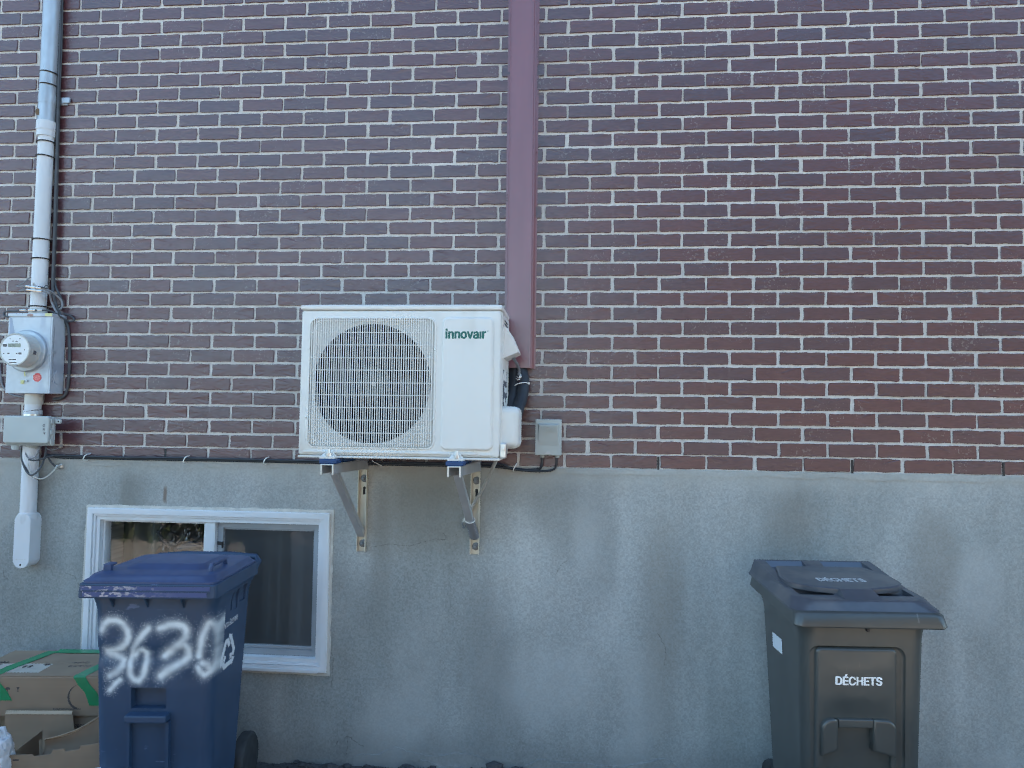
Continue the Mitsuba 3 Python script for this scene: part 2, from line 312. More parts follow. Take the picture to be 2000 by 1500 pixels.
obj('brick_mould', cat(frame_rect(WX0-.016, WX1+.014, WZ0-.010, WZ1+.012, .026, -0.022, 0.03, .003), frame_rect(WX0+.0105, WX1-.0125, WZ0+.0165, WZ1-.0145, .010, -0.014, 0.05, .002)), 'mat_vinyl', W)
obj('frame', cat(frame_rect(WX0+.021, WX1-.023, WZ0+.027, WZ1-.025, .017, -0.006, 0.08, .002)), 'mat_vinyl', W)
MX0, MX1 = -1.6297, -1.5807
IX0, IX1, IZ0, IZ1 = WX0+.0385, WX1-.0405, WZ0+.0445, WZ1-.0425
obj('mullion', cslab([(MX0, IZ0), (MX1, IZ0), (MX1, IZ1), (MX0, IZ1)], 0.07, 0.002, .003), 'mat_vinyl', W)
obj('fixed_sash', frame_rect(IX0+.0005, MX0-.0005, IZ0+.0005, IZ1-.0005, .010, 0.018, 0.06, .002), 'mat_vinyl', W)
obj('pane', box(IX0+.006, MX0-.006, 0.040, 0.0402, IZ0+.006, IZ1-.006), 'mat_glass', W)
obj('sliding_sash', frame_rect(MX1+.0005, IX1-.0005, IZ0+.0005, IZ1-.0005, .026, 0.026, 0.06, .002), 'mat_screen_frame', W)
obj('sash_channel', cat(box(MX1+.027, IX1-.027, 0.034, 0.058, IZ0+.027, IZ0+.040, .002), box(IX1-.036, IX1-.027, 0.036, 0.058, IZ0+.041, IZ1-.028, .002), box(MX1+.027, IX1-.037, 0.036, 0.058, IZ1-.036, IZ1-.027, .002)), 'mat_screen_frame', W)
obj('pane', box(MX1+.02, IX1-.02, 0.050, 0.0502, IZ0+.02, IZ1-.02), 'mat_glass', W)
scene['mat_screen'] = {'type': 'mask', 'opacity': 0.30, 'bsdf': {'type': 'twosided', 'bsdf': {'type': 'diffuse', 'reflectance': {'type': 'rgb', 'value': [0.17, 0.18, 0.19]}}}}
obj('insect_screen', box(MX1+.02, IX1-.02, 0.0435, 0.0437, IZ0+.02, IZ1-.02), 'mat_screen', W)
obj('latch', cat(box(MX1+.004, MX1+.032, 0.018, 0.0255, 0.9154, 0.9292, .001), box(MX1+.028, MX1+.032, 0.012, 0.0255, 0.9015, 0.9292, .001)), 'mat_black', W)
obj('drip_sill', cat(box(WX0+.02, WX1-.02, -0.034, -0.0265, WZ0-.009, WZ0+.006, .002), box(WX0+.03, WX1-.03, -0.0205, -0.0145, WZ0+.0175, WZ0+.0225, .002)), 'mat_vinyl', W)
# the basement room behind it
obj('room', cat(box(-3.4, .2, .27, 3.2, -.62, -.6), box(-3.4, .2, .27, 3.2, 1.30, 1.32), box(-3.42, -3.4, .27, 3.2, -.6, 1.3), box(.2, .22, .27, 3.2, -.6, 1.3), box(-3.4, .2, 3.2, 3.22, -.6, 1.3),
                box(-3.4, WX0-.02, .245, .265, -.6, 1.3), box(WX1+.02, .2, .245, .265, -.6, 1.3), box(WX0-.02, WX1+.02, .245, .265, -.6, WZ0-.02), box(WX0-.02, WX1+.02, .245, .265, WZ1+.02, 1.3)), 'mat_room', H)
# curtains and clutter inside
def sheet(x0, x1, z0, z1, y, nx, nz, fn):
    u, v = np.meshgrid(np.linspace(0, 1, nx), np.linspace(0, 1, nz), indexing='ij')
    P = np.stack([x0+(x1-x0)*u, np.full_like(u, y), z0+(z1-z0)*v], -1); P = P+fn(u, v)
    f = []; I = np.arange(nx*nz).reshape(nx, nz)
    f = np.stack([I[:-1, :-1], I[1:, :-1], I[1:, 1:], I[:-1, 1:]], -1).reshape(-1, 4)
    f = np.vstack([f[:, [0, 1, 2]], f[:, [0, 2, 3]]]); n = nx*nz; v0 = P.reshape(-1, 3); 
    m = trimesh.Trimesh(np.vstack([v0, v0+[0, .0015, 0]]), np.vstack([f, f[:, ::-1]+n]), process=False)
    return m
def wrap3(a):
    return np.stack([0*a, a, 0*a], -1)
mat('mat_curtain', lambda p, n, uv: mix((0.12, 0.165, 0.175), (0.17, 0.20, 0.20), noise(p.x*9, p.z*0.6, 1.0)), rough=0.9)
mat('mat_curtain_pale', lambda p, n, uv: mi.Color3f(0.10, 0.10, 0.10)*(0.8+0.4*fbm(p.x*6, p.z*2, 0.0)), rough=0.9)
mat('mat_foil', (0.19, 0.185, 0.185), rough=0.26, metal=0.9)
tag(obj('dark_curtain', sheet(-1.52, -1.0, 0.2, 1.06, .40, 110, 12, lambda u, v: wrap3(.03*np.sin(u*46+2*np.sin(u*9))+.014*np.sin(u*23))), 'mat_curtain', smooth=True), 'dark teal curtain hanging behind the right window pane', 'curtain')
tag(obj('grey_curtain', sheet(-2.20, -1.86, 0.2, 1.06, .30, 80, 12, lambda u, v: wrap3(.03*np.sin(u*22)+.02*u*(1-v))), 'mat_curtain', smooth=True), 'grey teal curtain at the left edge inside the basement window', 'curtain')
tag(obj('pale_drape', hull([(-2.0, .25, .2), (-1.83, .25, .2), (-1.98, .28, .2), (-1.93, .26, .96), (-1.83, .26, .985), (-1.93, .29, .96), (-1.83, .29, .985), (-1.83, .29, .2)]), 'mat_curtain_pale'), 'pale fabric panel hanging beside the crumpled foil in the window', 'fabric')
def foil(u, v):
    p = np.stack([u*5, v*3.4, 0*u], -1); r = np.abs(meshkit.fbm(p*1.5, 3, 5)-.5)*2
    fold = .035*np.abs(np.sin(u*11+v*6))*(.4+v)+.025*np.abs(np.sin(u*5-v*12))
    return np.stack([0*u, .07*r+fold+.02*v, -.03*np.sin(u*6)*v], -1)
tag(obj('foil_sheet', sheet(-1.93, -1.70, 0.55, 1.03, .062, 50, 44, foil), 'mat_foil'), 'crumpled silvery foil sheet behind the left window pane', 'foil')
tag(obj('foil_strip', tube([(-1.815+.07*math.cos(a), .058+.01*math.sin(a*2), .975+.075*math.sin(a)) for a in np.linspace(3.3, 6.0, 18)], .009, 8), 'mat_dark', smooth=40), 'dark curved strap lying across the crumpled foil', 'strap')
tag(obj('black_bag', (lambda m: (setattr(m, 'vertices', m.vertices*(np.array([.085, .03, .035])*(0.8+.4*meshkit.fbm(m.vertices*2.3, 3, 2))[:, None])+np.array([-1.73, .075, .885])), m)[1])(trimesh.creation.icosphere(4)), 'mat_black', smooth=True), 'black plastic bag slumped inside the window below the foil', 'bag')
mat('mat_pink_reflection', lambda p, n, uv: mix((0.32, 0.22, 0.19), (0.55, 0.46, 0.42), smoothstep(.4, .6, fbm(p.x*26, p.z*26, 1.0))), rough=0.8)  # pinkish mottling painted to stand for a reflection in the glass
tag(obj('painted_reflection', sheet(-1.295, -1.205, .90, .995, .20, 20, 16, lambda u, v: np.stack([.01*np.sin(v*9), .02*np.sin(u*8), -.05*(1-v)*np.abs(u-.6)], -1)), 'mat_pink_reflection', smooth=True), 'small mottled pinkish sheet painted as a reflection inside the right pane', 'pane_reflection')

# ---------------------------------------------------------------- burgundy line cover
mat('mat_burgundy', lambda p, n, uv: mi.Color3f(0.185, 0.070, 0.088)*(0.88+0.24*fbm(p.x*25, p.z*3, 1.0)), rough=0.26, spec=0.9)
L = thing('line_cover', 'burgundy metal line cover running up the brick wall above the unit', 'pipe cover')
prof = [(-.272, .0), (-.272, -.0085), (-.262, -.0085), (-.2565, -.062), (-.2535, -.066), (-.155, -.066), (-.1515, -.063), (-.150, -.030), (-.1445, -.027), (-.1445, -.012), (-.138, -.0105), (-.138, -.0078), (-.131, -.0075), (-.131, .0)]
def zprism(p2, z0, z1, cutz=None):
    return zslab(sg.Polygon(p2), z0, z1)
obj('cover', zprism(prof, 1.727, 4.2), 'mat_burgundy', L, smooth=20)
obj('edge_fold', cat(box(-.1565, -.1535, -.0685, -.0662, 1.728, 4.2), box(-.2545, -.2515, -.0682, -.0662, 1.728, 4.2)), 'mat_burgundy', L)
obj('screw', cat(*[lathe([(0, 0), (.004, 0), (.0035, -.003), (0, -.004)], 12, 'y', (-.1345, -.0077, z)) for z in (1.87, 2.7, 3.3)]), 'mat_burgundy', L, smooth=30)

# ---------------------------------------------------------------- insulated pipes, control cable, drain hose
mat('mat_foam', lambda p, n, uv: mi.Color3f(0.022, 0.027, 0.036)*(0.8+0.6*fbm(p.x*40, p.z*30, p.y*40)), rough=0.55)
mat('mat_tie', (0.78, 0.78, 0.76), rough=0.4)
IP = thing('insulated_pipe', 'thick black foam insulated pipes curving out of the burgundy cover', 'pipe')
obj('foam_sleeve', tube([(-0.198, -0.03, 1.7937), (-0.1922, -0.035, 1.7211), (-0.1812, -0.055, 1.6683), (-0.1845, -0.09, 1.6001), (-0.1977, -0.14, 1.5440), (-0.2109, -0.18, 1.4789), (-0.2236, -0.2, 1.4364)], .0265, 16, 6), 'mat_foam', IP, smooth=40)
obj('foam_sleeve', tube([(-0.2251, -0.03, 1.7936), (-0.2219, -0.03, 1.7213), (-0.2228, -0.06, 1.6343), (-0.232, -0.12, 1.5440), (-0.2385, -0.18, 1.4572)], .024, 16, 6), 'mat_foam', IP, smooth=40)
obj('cable_tie', cat(tube([(-0.2131, -0.1, 1.6479), (-0.2034, -0.112, 1.6539), (-0.1862, -0.108, 1.6587), (-0.1698, -0.09, 1.6620), (-0.1556, -0.07, 1.6588)], .0022, 8, 6), lathe([(0, -.004), (.005, -.003), (.005, .003), (0, .004)], 10, 'y', (-0.1554, -0.072, 1.6587))), 'mat_tie', IP, smooth=40)
obj('wire_loop', cat(tube([(-0.2089, -0.075, 1.6892), (-0.1984, -0.095, 1.6814), (-0.1882, -0.085, 1.6887), (-0.1939, -0.07, 1.7008)], .0018, 8, 6), tube([(-0.211, -0.075, 1.6803), (-0.2027, -0.095, 1.6725), (-0.1921, -0.09, 1.6773)], .0018, 8, 6), lathe([(0, -.005), (.005, -.005), (.006, .004), (0, .005)], 12, 'x', (-0.1922, -0.09, 1.6862))), 'mat_tie', IP, smooth=40)
mat('mat_grey_cable', (0.17, 0.18, 0.20), rough=0.5)
tag(obj('control_cable', tube([(-0.2237, -0.25, 1.7769), (-0.2198, -0.22, 1.7670), (-0.2109, -0.17, 1.7522), (-0.2031, -0.1, 1.7340), (-0.1985, -0.07, 1.7141), (-0.2005, -0.07, 1.6940)], .0065, 10, 6), 'mat_grey_cable', smooth=40), 'grey flexible cable arching from the unit to the black pipes', 'cable')
scene['mat_clear_tube'] = {'type': 'twosided', 'bsdf': {'type': 'principled', 'base_color': {'type': 'rgb', 'value': [0.36, 0.35, 0.32]}, 'roughness': 0.22, 'specular': 0.6, 'clearcoat': 0.4}}
tag(obj('drain_hose', tube([(-0.2624, -0.25, 1.3657), (-0.2756, -0.24, 1.3338), (-0.2943, -0.2, 1.2977), (-0.3253, -0.13, 1.2432), (-0.3561, -0.07, 1.1897), (-0.3834, -0.045, 1.1470), (-0.4089, -0.035, 1.1054), (-0.4293, -0.03, 1.0688), (-0.4358, -0.03, 1.0509)], .0075, 12, 6), 'mat_clear_tube', smooth=40), 'clear drain hose slanting from the unit down behind the bracket brace', 'hose')
tag(obj('wire_hook', cat(tube([(-0.4369, -0.02, 1.0273), (-0.444, -0.02, 1.0427), (-0.435, -0.02, 1.0518), (-0.4281, -0.02, 1.0408), (-0.4346, -0.02, 1.0251), (-0.4437, -0.02, 1.0271)], .0022, 8, 6), tube([(-0.435, -0.02, 1.0496), (-0.4309, -0.02, 1.0764), (-0.4139, -0.03, 1.0936)], .002, 8, 6)), 'mat_grey_cable', smooth=40), 'small bent wire hook dangling beside the right bracket', 'wire')

# ---------------------------------------------------------------- outdoor unit
def ac_color(p, n, uv):
    return mix((0.655, 0.655, 0.63), (0.56, 0.54, 0.49), 0.55*smoothstep(.55, .8, fbm(p.x*14, p.z*3, p.y*9))+0.25*smoothstep(.06, .0, p.z-1.35))
mat('mat_ac', ac_color, rough=0.3)
mat('mat_fin', lambda p, n, uv: mi.Color3f(0.035, 0.04, 0.055)*(0.6+0.8*0.5), rough=0.5, metal=0.2)
mat('mat_fan', (0.026, 0.030, 0.040), rough=0.35)
mat('mat_hub', (0.085, 0.09, 0.085), rough=0.4)
mat('mat_logo', (0.0, 0.10, 0.085), rough=0.4)
mat('mat_screw', (0.6, 0.6, 0.6), rough=0.3, metal=0.8)
A = thing('outdoor_unit', 'white outdoor heat pump unit with round fan grille on wall brackets', 'heat pump')
AX0, AX1, AYF, AYB, AZ0, AZ1 = -1.051, -.2455, -.40, -.10, 1.350, 1.928
CX, CZ, CR = -.7625, 1.637, .2385
gx0, gx1, gz0, gz1 = -1.0183+0.0, -0.5011, 1.3777, 1.9008
gout = sg.Polygon(rr2(gx0, gx1, gz0, gz1, .035, 8))
shell = mf(box(AX0, AX1, AYF, AYB, AZ0, AZ1, .010))-mf(box(AX0+.012, -.50, AYF+.022, AYB-.012, AZ0+.012, AZ1-.012))
shell = shell-mf(eslab(gout, AYF-.05, AYF+.015))-mf(lathe([(CR, -.5), (CR, -.30)], 96, 'y', (CX, 0, CZ)))
obj('casing', tm(shell), 'mat_ac', A, smooth=28)
obj('top_cover', cat(box(AX0-.003, AX1+.004, AYF-.004, AYB+.004, 1.9285, 1.9485, .005), box(AX0+.02, AX1-.02, AYF+.02, AYB-.02, 1.9488, 1.953, .002)), 'mat_ac', A, smooth=28)
obj('grille_rim', tm(mf(cslab(gout.exterior.coords[:-1], AYF+.006, AYF-.0035, .003))-mf(eslab(gout.buffer(-.0075), AYF-.1, AYF+.1))), 'mat_ac', A, smooth=28)
ring = lathe([(CR+.0005, AYF+.0095), (CR-.006, AYF+.015), (CR-.007, -.30), (CR+.002, -.28), (CR+.004, -.31), (CR+.001, AYF+.02)], 96, 'y', (CX, 0, CZ))
obj('fan_shroud', tm(mf(lathe([(CR+.0, AYF+.0165), (CR+.0, -.33)], 96, 'y', (CX, 0, CZ)))-mf(lathe([(CR-.003, AYF-.1), (CR-.003, -.1)], 96, 'y', (CX, 0, CZ)))), 'mat_fan', A, smooth=28)
ix0, ix1, iz0, iz1 = gx0+.010, gx1-.011, gz0+.010, gz1-.004
bars = []
nb = 53; inner = sg.Polygon(rr2(ix0, ix1, iz0, iz1, .03, 8))
for i in range(nb):
    x = ix0+(ix1-ix0)*(i+.5)/nb
    seg = inner.intersection(sg.LineString([(x, 0), (x, 3)]))
    (a, z0), (b, z1) = seg.coords
    bars.append(box(x-.0018, x+.0018, AYF-.0075, AYF-.0050, z0, z1))
key = obj('grille_bars', cat(bars), 'mat_ac', A); labels[key] = {'kind': 'stuff'}
zz = [1.8843]+[1.8383, 1.7882, 1.7372, 1.6883, 1.6385, 1.5898, 1.5402, 1.4907, 1.4403]
for z in zz[1:]:
    seg = inner.intersection(sg.LineString([(-3, z), (3, z)])); (a, _), (b, _) = seg.coords
    obj('grille_crossbar', tube([(a, AYF-.0042, z), (b, AYF-.0042, z)], .0019, 6), 'mat_ac', A, smooth=40)
r2 = rr2(ix0+.018, ix1-.022, iz0+.012, iz1-.010, .028, 8)
obj('grille_wire', tube([(x, AYF-.0042, z) for x, z in np.vstack([r2, r2[:2]])], .0019, 6), 'mat_ac', A, smooth=40)
for u, v in ((671, 620), (781, 621), (601, 679), (849, 681), (596, 813), (846, 817), (665, 875), (775, 877)):
    pass
SCR = [(-0.8749, 1.8962), (-0.6474, 1.8933), (-1.0178, 1.7740), (-0.506, 1.7722), (-1.0195, 1.5012), (-0.507, 1.5014), (-0.8742, 1.3801), (-0.6487, 1.3797), (-0.9148, 1.3554), (-0.4318, 1.3573)]
for x, z in SCR:
    obj('screw', lathe([(0, AYF-.006), (.0035, AYF-.0058), (.0052, AYF-.003), (.0052, AYF+.004), (0, AYF+.004)], 14, 'y', (x, 0, z)), 'mat_screw', A, smooth=30)
for z in (1.78, 1.41):
    obj('screw', lathe([(0, -.007), (.005, -.006), (.006, 0), (0, 0)], 12, 'x', (AX0, -.33, z)), 'mat_screw', A, smooth=30)
# fan, motor bracket and coil inside
obj('added_dark_liner', tm(mf(box(AX0+.0125, -.5005, -.372, -.114, AZ0+.0125, AZ1-.0125))-mf(box(AX0+.016, -.504, -.5, -.117, AZ0+.016, AZ1-.016))), 'mat_fin', A)  # dark lining added so the white cavity reads as unlit
obj('coil', box(AX0+.014, -.505, -.128, -.118, AZ0+.014, AZ1-.014), 'mat_fin', A)
F = A+'__fan'
obj('hub', lathe([(0, -.352), (.045, -.350), (.056, -.340), (.058, -.28), (0, -.28)], 40, 'y', (CX, 0, CZ)), 'mat_hub', F, smooth=35)
obj('hub_nut', lathe([(0, -.360), (.008, -.359), (.009, -.350), (0, -.350)], 12, 'y', (CX, 0, CZ)), 'mat_tie', F, smooth=35)
for k in range(3):
    th = math.radians(52+120*k); rs = np.linspace(.060, .222, 14); P = []
    for s in np.linspace(0, 1, 12):
        for rr in rs:
            t = (rr-.06)/.162; half = math.radians(24+26*t); a = th+(-half+2*half*s)+.25*t
            P.append((CX+rr*math.cos(a), -.30-.045*(s-.5)*2*(0.75+.25*t)+.01*t, CZ+rr*math.sin(a)))
    P = np.array(P); I = np.arange(12*14).reshape(12, 14); f = np.stack([I[:-1, :-1], I[1:, :-1], I[1:, 1:], I[:-1, 1:]], -1).reshape(-1, 4); f = np.vstack([f[:, [0, 1, 2]], f[:, [0, 2, 3]]])
    obj('blade', trimesh.Trimesh(np.vstack([P, P+[0, .004, 0]]), np.vstack([f, f[:, ::-1]+len(P)]), process=False), 'mat_fan', F, smooth=True)
obj('motor_bracket', cat(box(CX-.030, CX-.018, -.20, -.19, AZ0+.013, AZ1-.013), box(CX+.055, CX+.067, -.20, -.19, AZ0+.013, AZ1-.013), box(CX-.10, CX+.13, -.215, -.205, CZ-.075, CZ+.085, .004), lathe([(0, -.26), (.05, -.258), (.055, -.25), (.055, -.216), (0, -.216)], 32, 'y', (CX+.012, 0, CZ))), 'mat_hub', A, smooth=30)
# front service panel, logo and seams
px0, px1, pz0, pz1 = -0.4774, -0.2741, 1.3780, 1.8996
obj('service_panel', cslab(rr2(px0, px1, pz0, pz1, .022, 8), AYF+.002, AYF-.0125, .010, 5), 'mat_ac', A, smooth=40)
lw = -0.3026--0.4643
obj('logo', cat(*[text('innova\u0131r', .0345, lw-.003, (-0.4643+dx, AYF-.0126, 1.8157+dz), depth=dp, bold=True) for dx, dz, dp in ((.0, 0, .0006), (.0012, .0003, .0007), (.0024, 0, .0008), (.0006, -.0006, .0009), (.0018, -.0006, .001))]), 'mat_logo', A)
obj('logo_mark', flat(sg.Point(0, 0).buffer(.0028).difference(sg.Point(0, 0).buffer(.0019)), (-0.2968, AYF-.0126, 1.8433), depth=.0006), 'mat_logo', A)
bz0 = 1.3456
obj('base_rail', cat(box(AX0+.022, -.335, AYF-.0045, AYF+.004, bz0+.014, bz0+.025, .003), box(-.325, AX1-.03, AYF-.0045, AYF+.004, bz0+.012, bz0+.022, .003), box(AX0+.001, AX1+.001, AYF-.003, AYB, AZ0-.010, AZ0-.0005, .003)), 'mat_ac', A, smooth=28)
# right side: seam, grip, label, valve cover
obj('side_panel', box(AX1-.002, AX1+.003, -.372, AYB+.004, AZ0+.004, AZ1-.004, .001), 'mat_ac', A)
wx = AX1+.003
mat('mat_label_strip', lambda p, n, uv: mix((0.09, 0.10, 0.12), (0.62, 0.63, 0.62), smoothstep(.52, .6, noise(p.y*30, p.z*45, 2.0))), rough=0.5)
grip = trimesh.convex.convex_hull(np.array([(wx, y, z) for y in (-.33, -.16) for z in (1.875, 1.745)]+[(wx+.028, y, 1.845) for y in (-.32, -.17)]+[(wx+.055, y, 1.785) for y in (-.315, -.18)]+[(wx+.058, y, 1.772) for y in (-.315, -.18)]+[(wx+.012, y, 1.868) for y in (-.32, -.17)]))
obj('grip_cover', grip, 'mat_ac', A, smooth=25)
obj('rating_label', box(wx, wx+.001, -.33, -.17, 1.53, 1.70), 'mat_label_strip', A)
obj('vent_slot', cat(*[box(wx, wx+.0015, -.30, -.18, z, z+.006) for z in (1.885, 1.897)]), 'mat_dark', A)
vc = rr2(-.365, -.20, 1.385, 1.553, .03, 8)
vm = []
for k in range(5):
    a = math.pi/2*k/4; q = sg.Polygon(vc).buffer(-.022*(1-math.cos(a)), join_style=1); vm += [(wx+.068*(.62+.38*math.sin(a)), y, z) for y, z in q.exterior.coords]
vm += [(wx, y, z) for y, z in vc]
obj('valve_cover', hull(vm), 'mat_ac', A, smooth=40)
obj('base_clip', cat(box(wx-.002, wx+.022, -.398, -.36, AZ0+.000, AZ0+.058, .004), box(wx+.002, wx+.016, -.402, -.396, AZ0+.028, AZ0+.044, .002)), 'mat_screw', A)
FEET = ((-0.9173, -0.9173), (-0.4118, 0))
for x, _ in FEET:
    obj('foot', cat(cslab(rr2(x-.032, x+.032, 1.338, 1.348, .004, 3), -.14, -.443, .002), hull([(x-.028, -.44, 1.348), (x+.028, -.44, 1.348), (x-.014, -.42, 1.363), (x+.014, -.42, 1.363), (x-.014, -.405, 1.363), (x+.014, -.405, 1.363), (x-.028, -.405, 1.348), (x+.028, -.405, 1.348)])), 'mat_ac', A)
    obj('bolt', lathe([(0, .030), (.006, .029), (.007, .012), (.013, .012), (.013, .0), (0, 0)], 12, 'z', (x+.004, -.432, 1.3485)), 'mat_screw', A, smooth=25)

# ---------------------------------------------------------------- wall brackets
def zinc(p, n, uv):
    return mi.Color3f(0.60, 0.56, 0.47)*(0.82+0.3*fbm(p.x*30, p.z*6, p.y*20))
mat('mat_zinc', zinc, rough=0.42, metal=0.35)
mat('mat_steel', lambda p, n, uv: mi.Color3f(0.44, 0.45, 0.46)*(0.8+0.35*fbm(p.x*20, p.z*9, p.y*14)), rough=0.4, metal=0.4)
mat('mat_bolt', (0.16, 0.17, 0.18), rough=0.4, metal=0.5)
mat('mat_isolator', (0.010, 0.045, 0.14), rough=0.5)
def channel(x, w, y0, y1, z0, z1, t=.003):
    """upright channel on the wall, open to the front"""
    return cat(box(x-w/2, x+w/2, y1-t, y1, z0, z1), box(x-w/2, x-w/2+t, y0, y1-t-.0005, z0, z1), box(x+w/2-t, x+w/2, y0, y1-t-.0005, z0, z1))
BR = [('steel wall bracket with a bare slanting brace under the fan side', -.893, -0.9113, 0), ('steel wall bracket with a grey wrapped brace under the logo side', -.388, -0.4139, 1)]
for lab, xw, xa, wrapped in BR:
    B = thing('wall_bracket', lab, 'bracket', None)
    obj('wall_plate', channel(xw, .040, -.034, -.0075, .912, 1.272), 'mat_zinc', B)
    for z in (.945, 1.232):
        obj('bolt', cat(lathe([(0, -.038), (.006, -.037), (.0065, -.024), (.012, -.024), (.012, -.014), (.017, -.013), (.017, -.0107), (0, -.0107)], 14, 'y', (xw+.004, 0, z))), 'mat_bolt', B, smooth=25)
    obj('slot', flat(so.unary_union([sg.Point(0, -.012).buffer(.0055), sg.Point(0, .012).buffer(.0055), sg.box(-.0055, -.012, .0055, .012)]), (xw+.004, -.0107, 1.178), depth=.0008), 'mat_dark', B)
    # horizontal arm: a channel open below
    t = .0035; w = .046
    arm = cat(hull([(xa-w/2, -.452, 1.319), (xa+w/2, -.452, 1.319), (xa-w/2, -.452, 1.3155), (xa+w/2, -.452, 1.3155), (xw-w/2, -.012, 1.319), (xw+w/2, -.012, 1.319), (xw-w/2, -.012, 1.3155), (xw+w/2, -.012, 1.3155)]),
              *[hull([(xa+s*w/2, -.452, z) for z in (1.281, 1.315)]+[(xa+s*(w/2-t), -.452, z) for z in (1.281, 1.315)]+[(xw+s*w/2, -.012, z) for z in (1.276, 1.315)]+[(xw+s*(w/2-t), -.012, z) for z in (1.276, 1.315)]) for s in (-1, 1)])
    obj('arm', arm, 'mat_steel', B)
    obj('arm_lip', cat(*[box(xa+s*w/2-.0035, xa+s*w/2+.0035, -.456, -.4525, 1.277, 1.319, .001) for s in (-1, 1)], box(xa-w/2-.002, xa+w/2+.002, -.456, -.4525, 1.314, 1.3185, .001)), 'mat_screw', B)
    fr = .40; top = np.array([xw+(xa-xw)*fr/.45-.004, -fr+.04, 1.285]); bot = np.array([xw, -.026, .985])
    d = (bot-top)/np.linalg.norm(bot-top); sx = np.array([1, 0, 0])-d*d[0]; sx /= np.linalg.norm(sx); sy = np.cross(d, sx)
    rings = [np.array([p+sx*a*.0155+sy*b*.011 for a, b in ((-1, -1), (-.7, -1.25), (.7, -1.25), (1, -1), (1, 1), (-1, 1))]) for p in (top, bot)]
    obj('brace', loft(rings), 'mat_steel', B)
    if wrapped:
        rings = []
        for s in (.70, .703, .80, .90, .985, .99):
            p = top+(bot-top)*s; g = 1.28+.03*math.sin(s*60)-(.12 if s in (.70, .99) else 0)
            rings.append(np.array([p+sx*math.cos(a)*.0165*g+sy*math.sin(a)*.013*g for a in np.linspace(0, 2*math.pi, 18)[:-1]]))
        k_ = obj('tape_wrap', loft(rings), 'mat_grey_cable', B, smooth=35); labels[k_] = {'label': 'grey tape wrapped round the lower end of the brace'}
        obj('tape_edge', tube([top+(bot-top)*(.70+.006*math.cos(a*1.0))+sx*math.cos(a)*.0215+sy*math.sin(a)*.0172 for a in np.linspace(0, 2*math.pi, 25)], .0016, 6), 'mat_tie', B, smooth=40)
    obj('isolator_pad', cat(box(xa-.034, xa+.036, -.453, -.385, 1.3195, 1.3375, .004), box(xa-.022, xa+.026, -.30, -.16, 1.3195, 1.3375, .004)), 'mat_isolator', B)

# ---------------------------------------------------------------- disconnect box and the cable run
mat('mat_grey_box', lambda p, n, uv: mi.Color3f(0.40, 0.435, 0.42)*(0.92+0.12*fbm(p.x*20, p.z*20, 0.0)), rough=0.42)
D = thing('disconnect_box', 'grey electrical disconnect box with raised lid on the brick wall', 'electrical box')
dx0, dx1, dz0, dz1 = -.126, -.012, 1.350, 1.505
obj('body', box(dx0+.004, dx1-.004, -.060, -.0055, dz0+.005, dz1-.004, .003), 'mat_grey_box', D)
obj('lid', cslab(rr2(dx0, dx1, dz0, dz1, .004, 3), -.0605, -.066, .0025), 'mat_grey_box', D, smooth=30)
obj('lid_panel', hull([(dx0+.012, -.0655, dz0+.040), (dx1-.012, -.0655, dz0+.040), (dx0+.010, -.0655, dz1-.017), (dx1-.010, -.0655, dz1-.017), (dx0+.018, -.070, dz0+.060), (dx1-.018, -.070, dz0+.060), (dx0+.018, -.081, dz1-.025), (dx1-.018, -.081, dz1-.025)]), 'mat_grey_box', D)
obj('emboss', text('IDE', .022, .066, (dx0+.024, -.0775, dz1-.052), ud=(0, -.11, 1), depth=.0042), 'mat_grey_box', D)
obj('latch', eslab(sg.Point((dx0+dx1)/2, dz0+.006).buffer(.012).intersection(sg.box(-1, dz0+.006, 1, 3)), -.065, -.071), 'mat_steel', D)
obj('connector', cat(lathe([(.008, 0), (.010, -.006), (.010, -.016), (0, -.016)][::-1], 14, 'z', (dx0+.030, -.03, dz0+.005)), lathe([(.008, 0), (.010, -.006), (.010, -.016), (0, -.016)][::-1], 14, 'z', (dx1-.020, -.03, dz0+.005))), 'mat_grey_box', D, smooth=30)
mat('mat_cable', lambda p, n, uv: mi.Color3f(0.02, 0.026, 0.036)*(0.7+0.8*noise(p.x*30, p.z*30, p.y*20)), rough=0.4)
C = thing('wall_cable', 'black power cable stapled along the seam between bricks and concrete', 'cable')
obj('sheath', tube([(-2.3917, -0.03, 1.3132), (-2.3228, -0.014, 1.3019), (-2.2027, -0.014, 1.3015), (-1.9744, -0.014, 1.3007), (-1.7293, -0.014, 1.3002), (-1.5354, -0.014, 1.3012), (-1.3481, -0.014, 1.2998), (-1.1523, -0.016, 1.2987), (-1.0116, -0.014, 1.2964), (-0.7781, -0.014, 1.2960), (-0.5474, -0.014, 1.2955), (-0.3195, -0.014, 1.2950), (-0.2515, -0.014, 1.2895), (-0.1613, -0.014, 1.2822), (-0.1119, -0.016, 1.2877), (-0.0983, -0.025, 1.3063), (-0.0962, -0.03, 1.3421)], .0062, 10, 5), 'mat_cable', C, smooth=40)
obj('sheath', tube([(-2.3630, -0.028, 1.3113), (-2.2637, -0.027, 1.3105), (-2.0657, -0.026, 1.3067), (-1.7960, -0.026, 1.3089), (-1.5779, -0.026, 1.3080), (-1.2434, -0.026, 1.3068), (-0.9145, -0.026, 1.3056), (-0.5683, -0.026, 1.3048), (-0.2957, -0.026, 1.3073), (-0.2282, -0.022, 1.2860), (-0.1386, -0.018, 1.2784), (-0.0604, -0.018, 1.2821), (-0.0359, -0.024, 1.3029), (-0.0339, -0.03, 1.3432)], .0050, 10, 5), 'mat_cable', C, smooth=40)
